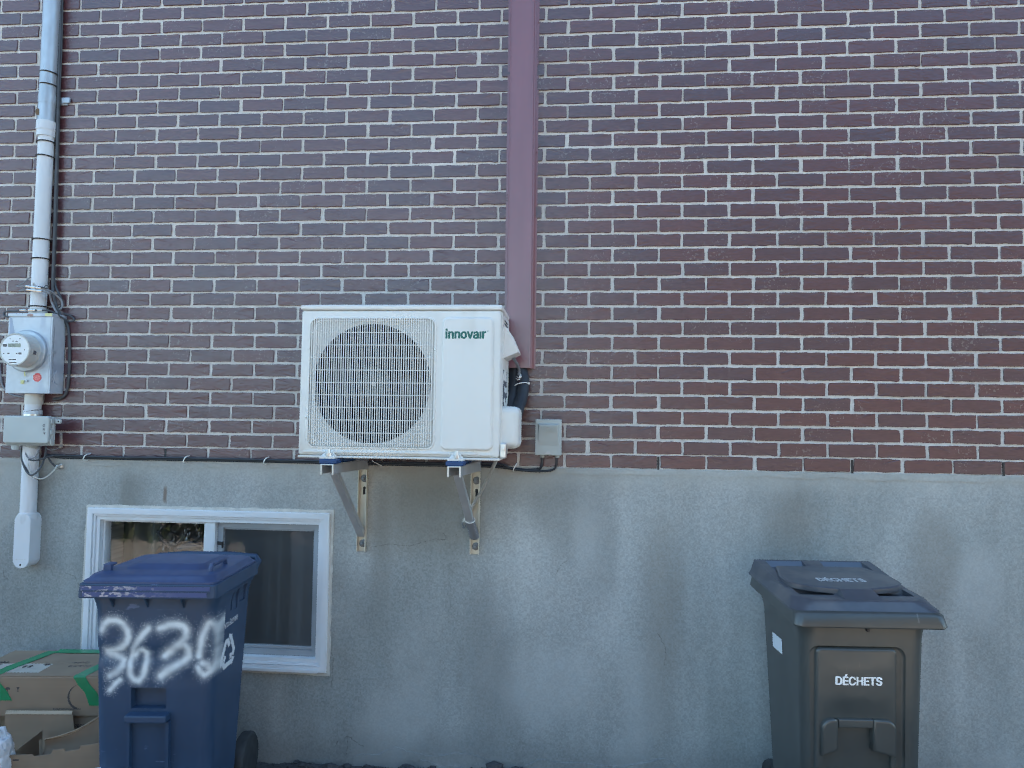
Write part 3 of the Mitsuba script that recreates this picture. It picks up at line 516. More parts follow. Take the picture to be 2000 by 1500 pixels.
for p in ((-2.1942, -0.03, 1.3048), (-1.7158, -0.03, 1.3035), ((-1.3413, -0.03, 1.3030)), (-0.2168, -0.026, 1.2931)):
    obj('clip', cat(tube([(p[0]-.004, -.008, p[2]-.016), (p[0]-.005, p[1]-.006, p[2]-.012), (p[0], p[1]-.012, p[2]), (p[0]+.006, p[1]-.004, p[2]+.012), (p[0]+.008, -.008, p[2]+.015)], .0025, 8, 4)), 'mat_tie', C, smooth=40)
obj('cable_tie', tube([(-0.8497, -0.034, 1.3139), (-0.8397, -0.036, 1.3051), (-0.8233, -0.036, 1.2986), (-0.8062, -0.03, 1.2896)], .002, 6, 3), 'mat_tie', C, smooth=40)
# ---------------------------------------------------------------- electric service on the left
mat('mat_galv', lambda p, n, uv: mi.Color3f(0.42, 0.47, 0.52)*(0.78+0.4*fbm(p.x*30, p.z*16, p.y*30)), rough=0.42, metal=0.5)
mat('mat_pvc', lambda p, n, uv: mi.Color3f(0.60, 0.63, 0.66)*(0.88+0.2*fbm(p.x*12, p.z*5, p.y*12)), rough=0.4)
mat('mat_pvc_cream', lambda p, n, uv: mi.Color3f(0.58, 0.57, 0.52)*(0.88+0.2*fbm(p.x*12, p.z*5, p.y*12)), rough=0.45)
MX, MY = -2.4475, -.044
S = thing('service_mast', 'grey steel and white plastic conduit rising up the left edge of the brick wall', 'conduit')
obj('steel_pipe', lathe([(.0365, 2.8616), (.0365, 4.3)], 28, 'z', (MX-.003, MY, 0)), 'mat_galv', S, smooth=40)
obj('coupling', lathe([(.034, 2.8002), (.0395, 2.8027), (.0395, 2.8297), (.042, 2.8322), (.042, 2.8740), (.037, 2.8764)], 28, 'z', (MX-.002, MY, 0)), 'mat_pvc', S, smooth=30)
obj('plastic_pipe', lathe([(.0335, 1.985), (.0335, 2.8051)], 28, 'z', (MX, MY, 0)), 'mat_pvc', S, smooth=40)
obj('pipe_collar', lathe([(.035, 1.955), (.038, 1.957), (.038, 1.985), (.034, 1.988)], 28, 'z', (MX, MY, 0)), 'mat_pvc_cream', S, smooth=30)
for v in (137, 161, 273, 301, 465, 503, 597):
    z = {137: 3.1082, 161: 3.0493, 273: 2.7759, 301: 2.7078, 465: 2.3126, 503: 2.2217, 597: 1.9980}[v]
    tl = .003*math.sin(v)
    obj('cable_tie', tube([(MX+.038*math.cos(a), MY+.038*math.sin(a), z+tl*math.cos(a)) for a in np.linspace(0, 2*math.pi, 25)], .0028, 6), 'mat_black', S, smooth=40)
obj('strap', cat(lathe([(.037, 2.9602), (.0385, 2.9602), (.0385, 2.9997), (.037, 2.9997)], 28, 'z', (MX-.003, MY, 0)), box(MX+.034, MX+.075, -.012, -.0075, 2.9694, 3.0069, .001), box(MX+.052, MX+.090, -.022, -.0125, 2.9769, 3.0019, .001)), 'mat_galv', S, smooth=30)
obj('rust_spot', hull([(MX-.02+.010*math.cos(a), MY-.037+.004*math.cos(a), 2.9104+.016*math.sin(a)) for a in np.linspace(0, 6.28, 12)]+[(MX-.02, MY-.028, 2.9104)]), mat('mat_rust', (0.16, 0.11, 0.07), rough=0.9), S)

def metal_paint(p, n, uv):
    s = smoothstep(.55, .75, fbm(p.x*16, p.z*7, 3.0))
    return mix((0.50, 0.55, 0.60), (0.40, 0.45, 0.52), s)*(0.92+0.12*fbm(p.x*60, p.z*60, p.y*60))
mat('mat_meter_box', metal_paint, rough=0.42, metal=0.2)
mat('mat_meter', lambda p, n, uv: mi.Color3f(0.50, 0.50, 0.47)*(0.9+0.15*fbm(p.x*30, p.z*30, p.y*20)), rough=0.3)
mat('mat_dial', (0.66, 0.69, 0.71), rough=0.25, clearcoat=0.6)
mat('mat_display', (0.24, 0.27, 0.22), rough=0.2)
mat('mat_print', (0.10, 0.10, 0.11), rough=0.5)
mat('mat_red', (0.62, 0.10, 0.10), rough=0.5)
mat('mat_yellow', (0.62, 0.62, 0.30), rough=0.5)
M = thing('meter_box', 'grey metal meter box with a round electricity meter and a red sticker', 'electricity meter')
bx0, bx1, bz0_, bz1_, byf = -2.545, -2.334, 1.594, 1.957, -.10
obj('box', box(bx0, bx1, byf+.0035, -.006, bz0_, bz1_, .003), 'mat_meter_box', M)
obj('cover', cat(cslab([(bx0-.001, bz0_-.001), (bx1-.006, bz0_-.001), (bx1-.006, bz1_-.016), (bx0-.001, bz1_-.016)], byf+.003, byf, .002), box(bx1-.0055, bx1+.0015, byf+.001, byf+.02, bz0_, bz1_-.016, .001)), 'mat_meter_box', M)
obj('top_flange', box(bx0-.003, bx1+.002, byf-.003, -.006, bz1_-.012, bz1_+.003, .002), 'mat_meter_box', M)
obj('side_hasp', cat(box(bx1+.0005, bx1+.003, -.092, -.083, bz0_+.05, bz1_-.06), box(bx1+.0005, bx1+.005, -.088, -.070, bz1_-.18, bz1_-.165)), 'mat_galv', M)
obj('knockout', lathe([(0, .0), (.032, .0), (.032, .002), (.030, .0025), (0, .0025)], 28, 'x', (bx1, -.045, bz0_+.075)), 'mat_meter_box', M, smooth=30)
mc = (-2.4445, 0, 1.7855)
K = M+'__meter'
obj('socket_ring', lathe([(.070, byf-.0005), (.092, byf-.0005), (.095, byf-.004), (.095, byf-.014), (.091, byf-.018), (.080, byf-.019), (.070, byf-.019)], 44, 'y', mc), 'mat_galv', M, smooth=30)
obj('housing', lathe([(.060, byf-.015), (.0765, byf-.019), (.0745, byf-.078), (.072, byf-.083), (.0675, byf-.083), (.0672, byf-.077)], 44, 'y', mc), 'mat_meter', K, smooth=30)
obj('dial', lathe([(0, byf-.0815), (.066, byf-.0815), (.067, byf-.076), (0, byf-.07)], 44, 'y', mc), 'mat_dial', K, smooth=30)
yd = byf-.0817
obj('display', flat(sg.box(-.030, .010, .029, .027), (mc[0], yd, mc[2]), depth=.001), 'mat_display', K)
obj('face_print', cat(*[flat(sg.box(a, b, c, d), (mc[0], yd, mc[2]), depth=.0006) for a, b, c, d in ((-.056, .012, -.037, .024), (-.053, -.020, -.047, -.016), (-.034, -.020, -.022, -.015), (.008, -.020, .016, -.016), (.020, -.022, .034, -.013), (-.026, -.047, .010, -.043), (-.022, -.060, .012, -.056), (-.025, .046, -.019, .049), (.020, .046, .027, .049), (.048, -.004, .050, .002), (-.014, .036, -.004, .039), (.004, .034, .014, .038))],
    text('12 345', .0115, .030, (mc[0]-.026, yd-.0008, mc[2]+.0135), depth=.0005)), 'mat_print', K)
obj('port', box(mc[0]+.0735, mc[0]+.0765, byf-.062, byf-.045, mc[2]-.020, mc[2]-.003, .001), 'mat_print', K)
oct_ = sg.Polygon([(.021*math.cos(math.radians(22.5+45*k)), .021*math.sin(math.radians(22.5+45*k))) for k in range(8)])
k_ = obj('sticker', flat(oct_, (-2.3931, byf-.0002, 1.6665), depth=.0006), 'mat_red', M); labels[k_] = {'label': 'red octagonal warning sticker'}
obj('sticker_lettering', cat(*[flat(sg.box(-w, z, w, z+.0022), (-2.3931, byf-.0009, 1.6665), depth=.0003) for w, z in ((.012, .008), (.015, .003), (.015, -.002), (.014, -.007), (.011, -.012))]), mat('mat_red_pale', (0.70, 0.28, 0.27), rough=.5), M)
obj('seal', cat(tube([(-2.4424, -0.115, 1.7001), (-2.4497, -0.108, 1.6865), (-2.4480, -0.106, 1.6704)], .0025, 6, 3), hull([(-2.4613+a, byf-b, 1.6449+c) for a in (-.008, .006) for b in (.0002, .005) for c in (-.008, .008)])), 'mat_yellow', M, smooth=30)
obj('lock_barrel', lathe([(0, byf-.008), (.006, byf-.007), (.006, byf), (0, byf)], 12, 'y', (-2.4417, 0, 1.6498)), 'mat_galv', M, smooth=30)
obj('yellow_label', box(-2.3675, -2.3328, byf-.0045, byf-.0033, bz1_-.010, bz1_+.0025), 'mat_yellow', M)
obj('rust_patch', hull([(-2.4392+.016*math.cos(a), byf-.0032, bz1_-.006+.007*math.sin(a)) for a in np.linspace(0, 6.28, 14)]+[(-2.4392, byf-.005, bz1_-.006)]), mat('mat_rust_pink', (0.36, 0.25, 0.23), rough=.8), M)
obj('torn_label', flat(sg.Polygon([(0, 0), (.012, -.002), (.024, -.055), (.03, -.075), (.004, -.085)]), (bx0+.004, byf-.0002, bz1_-.017), depth=.0005), mat('mat_torn', (0.30, 0.36, 0.46), rough=.35), M)

# coaxial cables above the meter box
mat('mat_coax', lambda p, n, uv: mi.Color3f(0.055, 0.06, 0.068)*(0.8+0.5*noise(p.x*40, p.z*40, 0.0)), rough=0.45)
mat('mat_coax_grey', (0.22, 0.23, 0.25), rough=0.45)
mat('mat_nickel', (0.75, 0.74, 0.70), rough=0.25, metal=0.9)
X1 = thing('coaxial_cable', 'dark coaxial cables running down the right side of the mast into a bundle', 'cable')
obj('sheath', tube([(-2.4266, -0.03, 3.6270), (-2.4148, -0.03, 3.3246), (-2.4119, -0.03, 3.0999), (-2.4040, -0.03, 2.8272), (-2.3977, -0.03, 2.4835), (-2.3937, -0.03, 2.2402), (-2.3918, -0.03, 2.0951), (-2.3756, -0.03, 2.0228), (-2.3529, -0.03, 1.9699), (-2.3440, -0.02, 1.9474), (-2.3199, -0.012, 1.9052), (-2.3067, -0.012, 1.7851), (-2.3062, -0.012, 1.6655), (-2.3156, -0.012, 1.5986), (-2.3422, -0.012, 1.5745), (-2.3714, -0.02, 1.5692)], .007, 10, 5), 'mat_coax', X1, smooth=40)
obj('sheath', tube([(-2.4239, -0.02, 3.6332), (-2.4123, -0.02, 3.2798), (-2.4107, -0.02, 3.0298), (-2.4042, -0.02, 2.7323), (-2.3978, -0.02, 2.4375), (-2.3963, -0.02, 2.1939), (-2.3897, -0.02, 2.1091), (-2.3589, -0.02, 2.0486), (-2.3470, -0.02, 2.0124), (-2.3664, -0.02, 1.9931), (-2.3745, -0.03, 1.9988)], .0055, 10, 5), 'mat_coax', X1, smooth=40)
X2 = thing('coaxial_cable', 'pair of grey coaxial cables joined by bright connectors across the white pipe', 'cable')
obj('sheath', tube([(-2.4779, -0.02, 2.1919), (-2.5017, -0.02, 2.1556), (-2.5378, -0.03, 2.1149), (-2.5621, -0.04, 2.0962), (-2.5151, -0.07, 2.0904), (-2.4700, -0.095, 2.0856)], .0030, 8, 6), 'mat_coax_grey', X2, smooth=40)
obj('sheath', tube([(-2.4656, -0.02, 2.1506), (-2.4949, -0.02, 2.1215), (-2.5264, -0.03, 2.0907), (-2.5482, -0.04, 2.0744), (-2.5041, -0.07, 2.0713), (-2.4642, -0.095, 2.0690)], .0030, 8, 6), 'mat_coax_grey', X2, smooth=40)
obj('sheath', tube([(-2.3997, -0.095, 2.0760), (-2.3695, -0.085, 2.0682), (-2.3571, -0.05, 2.0506), (-2.3455, -0.03, 2.0276), (-2.3416, -0.03, 1.9987), (-2.3639, -0.03, 1.9891), (-2.3807, -0.03, 2.0228)], .0045, 8, 6), 'mat_coax_grey', X2, smooth=40)
obj('sheath', tube([(-2.3941, -0.095, 2.0641), (-2.3663, -0.085, 2.0540), (-2.3810, -0.05, 2.0243), (-2.3643, -0.05, 1.9908), (-2.3481, -0.05, 1.9669)], .0045, 8, 6), 'mat_coax_grey', X2, smooth=40)
obj('sheath', tube([(-2.4086, -0.1, 2.0822), (-2.3886, -0.1, 2.0797), (-2.3748, -0.095, 2.0759), (-2.3689, -0.09, 2.0815), (-2.3717, -0.09, 2.0887), (-2.3817, -0.09, 2.0887), (-2.3863, -0.09, 2.0816)], .0028, 8, 6), 'mat_coax', X2, smooth=40)
def connector(a, b, r=.0058):
    a, b = np.array(a), np.array(b); d = b-a; out = []
    for s0, s1, k in ((0, .28, 1), (.28, .34, .75), (.34, .62, 1.15), (.62, .68, .75), (.68, 1, 1)):
        out.append(tube([a+d*s0, a+d*(s0+s1)/2, a+d*s1], r*k, 8))
    return cat(out)
obj('connector', connector((-2.4702, -0.098, 2.0851), (-2.3949, -0.098, 2.0754)), 'mat_nickel', X2, smooth=30)
obj('connector', connector((-2.4643, -0.098, 2.0685), (-2.3917, -0.098, 2.0612)), 'mat_nickel', X2, smooth=30)
obj('connector', cat(connector((-2.4637, -0.06, 2.1161), (-2.4391, -0.09, 2.0889), .004)), 'mat_nickel', X2, smooth=30)
X3 = thing('coaxial_cable', 'black coaxial cable with connectors lying along the top of the meter box', 'cable')
obj('sheath', tube([(-2.5463, -0.1, 1.9429), (-2.5748, -0.09, 1.9490), (-2.5863, -0.08, 1.9648), (-2.5666, -0.08, 1.9719), (-2.5273, -0.085, 1.9712), (-2.5034, -0.09, 1.9751)], .0042, 8, 6), 'mat_coax', X3, smooth=40)
obj('sheath', tube([(-2.3911, -0.09, 1.9751), (-2.3561, -0.09, 1.9728), (-2.3395, -0.075, 1.9632), (-2.3297, -0.05, 1.9502), (-2.3161, -0.03, 1.9388), (-2.3079, -0.02, 1.9330), (-2.2891, -0.015, 1.9409), (-2.3077, -0.015, 1.9601), (-2.3400, -0.02, 1.9714)], .0042, 8, 6), 'mat_coax', X3, smooth=40)
obj('connector', connector((-2.5009, -0.09, 1.9751), (-2.4734, -0.09, 1.9751), .0048), 'mat_nickel', X3, smooth=30)
obj('connector', connector((-2.4584, -0.09, 1.9751), (-2.4235, -0.09, 1.9751), .0062), 'mat_nickel', X3, smooth=30)
obj('connector', connector((-2.4135, -0.09, 1.9751), (-2.3911, -0.09, 1.9751), .0045), 'mat_nickel', X3, smooth=30)
X4 = thing('cable_loop', 'thin dark cable hanging in a loop left of the meter box', 'cable')
obj('sheath', tube([(-2.6730, -0.012, 1.8681), (-2.6608, -0.012, 1.7834), (-2.6493, -0.012, 1.7110), (-2.6353, -0.012, 1.6388), (-2.6078, -0.012, 1.6030), (-2.5739, -0.015, 1.5864), (-2.5134, -0.02, 1.5773)], .0035, 8, 6), 'mat_coax_grey', X4, smooth=40)
X5 = thing('service_mast_cable', 'thin grey cable slack beside the left of the steel pipe', 'cable')
obj('sheath', tube([(-2.5102, -0.02, 3.5859), (-2.5082, -0.02, 3.3331), (-2.5125, -0.02, 3.2076), (-2.5036, -0.02, 3.1322), (-2.5110, -0.02, 3.0199), (-2.5165, -0.02, 2.9204), (-2.5090, -0.02, 2.8209), (-2.4826, -0.03, 2.7547)], .0032, 8, 6), 'mat_coax_grey', X5, smooth=40)

# below the meter box
U = thing('lower_conduit', 'white plastic conduit with a rounded access fitting below the junction box', 'conduit')
LX = -2.4505
obj('reducer', lathe([(.037, 1.545), (.037, 1.592)], 28, 'z', (LX+.002, -.044, 0)), 'mat_pvc_cream', U, smooth=40)
obj('pipe', cat(lathe([(.0335, 1.045), (.0335, 1.545)], 28, 'z', (LX, -.044, 0)), lathe([(.0335, 1.515), (.0385, 1.517), (.0385, 1.500), (.0335, 1.498)][::-1], 28, 'z', (LX, -.044, 0))), 'mat_pvc', U, smooth=40)
obj('cable_tie', tube([(LX+.036*math.cos(a), -.044+.036*math.sin(a), 1.512+.006*math.cos(a)) for a in np.linspace(0, 2*math.pi, 25)], .003, 6), 'mat_black', U, smooth=40)
obj('pipe_clamp', lathe([(.035, 1.488), (.038, 1.488), (.038, 1.503), (.035, 1.503)], 28, 'z', (LX, -.044, 0)), 'mat_nickel', U, smooth=30)
obj('pipe_hub', lathe([(.034, 1.048), (.040, 1.046), (.041, 1.028), (.037, 1.0)], 28, 'z', (LX, -.042, 0)), 'mat_pvc', U, smooth=30)
cb = rr2(-2.487, -2.412, .803, 1.050, .0370, 10)
obj('fitting_body', cslab(cb, -.006, -.0715, .004), 'mat_pvc', U, smooth=35)
obj('fitting_cover', cslab(rr2(-2.4885, -2.4105, .8015, 1.0515, .0385, 10), -.072, -.0785, .0025), 'mat_pvc', U, smooth=35)
obj('cover_mark', box(-2.475, -2.425, -.0789, -.0784, .8415, .8425), 'mat_caulk', U)
for z in (1.034, .817):
    obj('screw', lathe([(0, -.0796), (.0042, -.0794), (.0046, -.0786), (0, -.0786)], 14, 'y', (-2.4500, 0, z)), 'mat_black', U, smooth=30)
J = thing('junction_box', 'pale grey telecom junction box with three raised symbols on its right side', 'junction box')
mat('mat_telecom', lambda p, n, uv: mi.Color3f(0.43, 0.465, 0.455)*(0.9+0.14*fbm(p.x*10, p.z*14, 0.0)), rough=0.5)
jx0, jx1, jz0, jz1 = -2.5306, -2.3124, 1.3671, 1.4914
obj('base', box(jx0+.004, jx1+.004, -.098, -.0795, jz0-.010, jz1-.004, .004), 'mat_telecom', J)
obj('lid', cslab(rr2(jx0, jx1, jz0, jz1, .012, 5), -.0985, -.122, .007, 4), 'mat_telecom', J, smooth=35)
obj('lid_lip', hull([(jx0+.004, -.0985, jz0-.001), (jx1-.004, -.0985, jz0-.001), (jx0+.012, -.119, jz0+.002), (jx1-.012, -.119, jz0+.002), (jx0+.004, -.0985, jz0-.010), (jx1-.004, -.0985, jz0-.010)]), 'mat_telecom', J)
for z in (jz1-.026, jz0+.05, jz0+.008):
    obj('hinge_tab', box(jx1+.0005, jx1+.007, -.112, -.0992, z-.009, z+.012, .002), 'mat_telecom', J)
obj('ear', cslab(rr2(jx1+.0045, jx1+.034, jz1-.034, jz1-.014, .006, 4), -.082, -.092, .002), 'mat_telecom', J, smooth=35)
obj('ear_hole', lathe([(0, -.0926), (.0035, -.0926), (.0035, -.0919), (0, -.0919)], 10, 'y', (jx1+.024, 0, jz1-.024)), 'mat_black', J)
obj('gland', cat(lathe([(.014, jz0-.030), (.017, jz0-.012), (.017, jz0-.0105), (0, jz0-.0105)], 20, 'z', (jx0+.045, -.098, 0)), lathe([(.030, jz0-.026), (.0355, jz0-.0125), (0, jz0-.0125)], 20, 'z', (LX+.004, -.044, 0))), 'mat_telecom', J, smooth=30)
sx = -2.3336
obj('symbol', flat(sg.Point(0, 0).buffer(.0062).difference(sg.Point(0, 0).buffer(.0036)), (sx, -.1218, 1.4488), depth=.0012), 'mat_print', J)
obj('symbol', flat(sg.box(-.0045, -.004, .0045, .0045).difference(sg.box(-.002, -.0005, .002, .002)), (sx, -.1218, 1.4315), depth=.0012), 'mat_print', J)
obj('symbol', flat(sg.Polygon([(-.005, .005), (.006, .005), (.003, -.005)]), (sx+.002, -.1218, 1.4121), depth=.0012), 'mat_print', J)
X6 = thing('cable_loop', 'black cable looping in front of the lower conduit beneath the junction box', 'cable')
obj('sheath', tube([(-2.4889, -0.05, 1.3594), (-2.4865, -0.06, 1.3199), (-2.4651, -0.075, 1.2813), (-2.4406, -0.085, 1.2452), (-2.4108, -0.09, 1.2229), (-2.3858, -0.085, 1.2369), (-2.3741, -0.07, 1.2687), (-2.3764, -0.05, 1.3096), (-2.3810, -0.04, 1.3514)], .0042, 8, 6), 'mat_coax', X6, smooth=40)
obj('sheath', tube([(-2.4870, -0.06, 1.3316), (-2.4643, -0.07, 1.2857), (-2.4395, -0.08, 1.2449), (-2.4097, -0.085, 1.2203), (-2.3781, -0.08, 1.2020)], .0038, 8, 6), 'mat_coax', X6, smooth=40)
obj('sheath', tube([(-2.4242, -0.09, 1.2920), (-2.3960, -0.088, 1.2901), (-2.3803, -0.07, 1.2941), (-2.3661, -0.05, 1.3028), (-2.3514, -0.03, 1.3092)], .0036, 8, 6), 'mat_coax', X6, smooth=40)
obj('sheath', tube([(-2.4638, -0.05, 1.3598), (-2.4524, -0.075, 1.3234), (-2.4284, -0.085, 1.2987), (-2.3990, -0.085, 1.3038), (-2.3884, -0.075, 1.3338), (-2.4038, -0.05, 1.3607)], .0030, 8, 6), 'mat_coax_grey', X6, smooth=40)
X7 = thing('ground_wire', 'white ground wire sagging from the lower conduit to a wall clamp', 'wire')
obj('sheath', tube([(-2.4360, -0.08, 1.2728), (-2.4151, -0.085, 1.2294), (-2.3844, -0.085, 1.2092), (-2.3613, -0.07, 1.2086), (-2.3427, -0.05, 1.2308), (-2.3291, -0.03, 1.2602)], .0030, 8, 6), 'mat_caulk', X7, smooth=40)
obj('sheath', tube([(-2.3814, -0.03, 1.3087), (-2.3599, -0.03, 1.2785), (-2.3427, -0.025, 1.2597)], .0042, 8, 6), 'mat_coax', X7, smooth=40)
obj('wall_clamp', cat(lathe([(0, -.030), (.007, -.028), (.009, -.018), (.015, -.014), (.017, -.007), (0, -.007)], 16, 'y', (-2.3314, 0, 1.2596)), tube([(-2.3338, -0.03, 1.2554), (-2.3143, -0.03, 1.2652)], .006, 8)), 'mat_nickel', X7, smooth=30)
obj('wall_clamp', cat(lathe([(0, -.024), (.005, -.022), (.007, -.012), (.007, -.007), (0, -.007)], 14, 'y', (-2.3282, 0, 1.3493))), 'mat_nickel', X7, smooth=30)
obj('sheath', tube([(-2.3805, -0.04, 1.3420), (-2.3627, -0.03, 1.3349), (-2.3453, -0.02, 1.3395), (-2.3320, -0.018, 1.3468)], .0022, 6, 6), 'mat_coax_grey', X7, smooth=40)

# ---------------------------------------------------------------- blue recycling bin
PAINT = [[(-1.6048, 0.7427), (-1.5951, 0.7641), (-1.5778, 0.7766), (-1.5530, 0.7786), (-1.5293, 0.7665), (-1.5140, 0.7436), (-1.5095, 0.7206), (-1.5191, 0.6958), (-1.5380, 0.6797), (-1.5625, 0.6707), (-1.5873, 0.6687)],
         [(-1.5871, 0.6634), (-1.5618, 0.653), (-1.5402, 0.6462), (-1.5290, 0.6357), (-1.5318, 0.6181), (-1.5471, 0.6003), (-1.5730, 0.5843)], [(-1.5405, 0.5705), (-1.5574, 0.5528), (-1.5725, 0.5334)],
         [(-1.4395, 0.7514), (-1.4617, 0.7281), (-1.4819, 0.6997), (-1.4982, 0.6642), (-1.5056, 0.6271), (-1.5041, 0.5919), (-1.4926, 0.5709), (-1.4747, 0.5675), (-1.4594, 0.5852), (-1.4500, 0.6153), (-1.4474, 0.6382)], [(-1.4474, 0.6382), (-1.4500, 0.6593), (-1.4613, 0.6733), (-1.4790, 0.6732), (-1.4925, 0.6554)],
         [(-1.4003, 0.7517), (-1.3739, 0.7626), (-1.3473, 0.7664), (-1.3203, 0.7614), (-1.3072, 0.7455), (-1.3100, 0.7243), (-1.3253, 0.7046), (-1.3495, 0.685), (-1.3737, 0.6653), (-1.3840, 0.6546)], [(-1.3702, 0.6671), (-1.3443, 0.6886), (-1.3178, 0.6959), (-1.3029, 0.6783), (-1.3021, 0.6554), (-1.3191, 0.6358), (-1.3452, 0.6197), (-1.3748, 0.6018), (-1.3971, 0.5823)],
         [(-1.2313, 0.7711), (-1.2462, 0.7426), (-1.2561, 0.7106), (-1.2621, 0.6752), (-1.2651, 0.6539)], [(-1.2313, 0.7711), (-1.2160, 0.7571), (-1.2089, 0.7288), (-1.2089, 0.6933), (-1.2124, 0.6544), (-1.2197, 0.6191), (-1.2324, 0.596), (-1.2468, 0.5871), (-1.2606, 0.5975), (-1.2674, 0.6151)], [(-1.2532, 0.6293), (-1.2383, 0.6224), (-1.2316, 0.6084)]]
PW = [.0125, .013, .010, .0115, .0105, .0135, .0145, .0125, .011, .013]
def blue_color(p, n, uv):
    col = mi.Color3f(0.024, 0.052, 0.104)*(0.82+0.34*fbm(p.x*7, p.z*6, p.y*7))
    scuff = smoothstep(.70, .80, fbm(p.x*20, p.z*60, p.y*20))*smoothstep(.5, .7, noise(p.x*5, p.z*4, 2.0))
    col = mix(col, (0.10, 0.14, 0.25), scuff*0.75)
    cov, spk = mi.Float(0), mi.Float(0)
    jx, jz = .003*(noise(p.x*60, p.z*60, 1.0)-.5), .003*(noise(p.x*60, p.z*60, 5.0)-.5)
    for line, w in zip(PAINT, PW):
        d = mi.Float(9)
        for (ax, az), (bx, bz) in zip(line[:-1], line[1:]):
            ex, ez = bx-ax, bz-az; t = dr.clip(((p.x-ax)*ex+(p.z-az)*ez)/(ex*ex+ez*ez), 0, 1)
            d = dr.minimum(d, dr.square(p.x+jx-ax-ex*t)+dr.square(p.z+jz-az-ez*t))
        d = dr.sqrt(d)
        spk = dr.maximum(spk, smoothstep(w*3.6, w*1.0, d))
        cov = dr.maximum(cov, smoothstep(w*1.45, w*.05, d)*.80+.20*smoothstep(w*2.6, w, d))
    cov = dr.maximum(cov*(0.55+0.75*fbm(p.x*25, p.z*25, 3.0)), .55*spk*smoothstep(.74, .84, noise(p.x*330, p.z*330, 2.0)))*dr.select(p.y < -.62, 1.0, 0.0)*dr.select(p.z < .82, 1.0, 0.0)
    return mix(col, (0.66, 0.70, 0.72), dr.clip(cov, 0, 1))
mat('mat_blue', blue_color, rough=lambda p, n, uv: 0.34+0.2*fbm(p.x*30, p.z*30, p.y*30), spec=0.5)
mat('mat_blue_lid', lambda p, n, uv: mi.Color3f(0.040, 0.063, 0.140)*(0.8+0.4*fbm(p.x*14, p.y*14, p.z*14)), rough=0.40)
mat('mat_tape_worn', lambda p, n, uv: mix((0.045, 0.07, 0.18), (0.42, 0.39, 0.42), smoothstep(.50, .72, fbm(p.x*70, p.z*120, 1.0))*smoothstep(-1.30, -1.60, p.x)), rough=0.35)
mat('mat_rubber', lambda p, n, uv: mi.Color3f(0.028, 0.032, 0.036)*(0.7+0.8*fbm(p.x*30, p.z*30, p.y*30)), rough=0.6)
mat('mat_white_print', (0.62, 0.66, 0.70), rough=0.4)
R_ = thing('recycling_bin', 'blue wheeled recycling bin sprayed with the white number 3630', 'recycling bin')
bcx = -1.402
BA = math.radians(5.5)
def bp_(m):
    """the bin stands turned a little towards the left"""
    m = m.copy(); v = m.vertices-np.array([bcx, -.598, 0]); m.vertices = np.c_[v[:, 0]*math.cos(BA)-v[:, 1]*math.sin(BA)-1.440, v[:, 0]*math.sin(BA)+v[:, 1]*math.cos(BA)-.568, v[:, 2]]; return m
def BX(q):
    return (q[0]+1.440)*math.cos(BA)+(q[1]+.568)*math.sin(BA)+bcx
def BY(q):
    return -(q[0]+1.440)*math.sin(BA)+(q[1]+.568)*math.cos(BA)-.598
def B2(q):
    return BX(q), q[2]
def bobj(name, mesh, mat_, parent, **k):
    return obj(name, bp_(mesh), mat_, parent, **k)
def rg(hx, yf, yb, z, r, n=14, cx=bcx):
    return zring(rrect(cx, (yf+yb)/2, hx, (yb-yf)/2, r, n), z)
rings = []
for z in np.r_[np.linspace(.02, .80, 40), np.linspace(.805, .868, 8)]:
    t = (z-.03)/.845; fl = max(0, (z-.80)/.065)**2*.020
    rings.append(rg(.197+.018*t+fl, -.728-.052*t, -.465+.080*t, z, .045))
body = loft(rings)
v = body.vertices  # dents in the front face
for (dx, dz), sx_, sz_, amp in ((B2((-1.2943, -0.7212, 0.6396)), .075, .012, .010), (B2((-1.5886, -0.7498, 0.6563)), .035, .022, .016), (B2((-1.2249, -0.7146, 0.5908)), .05, .02, .006)):
    g = np.exp(-((v[:, 0]-dx)/sx_)**2-((v[:, 2]-dz-.15*(v[:, 0]-dx))/sz_)**2)*(v[:, 1] < -.68); v[:, 1] += amp*g
    if dx < -1.55: v[:, 0] += .014*g
body.vertices = v
pk = (BX((-1.5059, -0.7423, 0.5076)), BX((-1.3711, -0.7292, 0.5087)), (-1.4370, -0.7357, 0.4696)[2], (-1.4401, -0.7357, 0.5467)[2])
body = mf(body)-mf(hull([(x, -.9, z) for x in pk[:2] for z in pk[2:]]+[(x+s, -.722, z+q_) for x, s in ((pk[0], .008), (pk[1], -.008)) for z, q_ in ((pk[2], .0), (pk[3], -.006))]))
for y0, y1, z0, z1 in ((-.625, -.605, .765, .845), (-.588, -.548, .760, .848), (-.535, -.47, .775, .850)):
    body = body-mf(hull([(bcx+.30, y, z) for y in (y0, y1) for z in (z0, z1)]+[(bcx+.209, y, z) for y in (y0+.004, y1-.004) for z in (z0+.012, z1)]))
bobj('body', tm(body), 'mat_blue', R_, smooth=30)
lb = (BX((-1.5068, -0.7427, 0.4446)), BX((-1.3616, -0.7285, 0.4457)), (-1.4354, -0.7357, 0.4312)[2], (-1.4365, -0.7357, 0.4574)[2])
bobj('lift_bar', box(lb[0], lb[1], -.792, -.742, lb[2], lb[3], .005), 'mat_blue', R_, smooth=20)
for u0, u1 in ((BX((-1.5045, -0.7427, 0.3922)), BX((-1.4939, -0.7416, 0.3923))), (BX((-1.3702, -0.7295, 0.3933)), BX((-1.3596, -0.7285, 0.3933)))):
    bobj('front_rib', hull([(x, y, z) for x in (u0, u1) for y, z in ((-.772, lb[2]-.002), (-.72, lb[2]-.002), (-.752, .05), (-.71, .05))]), 'mat_blue', R_)
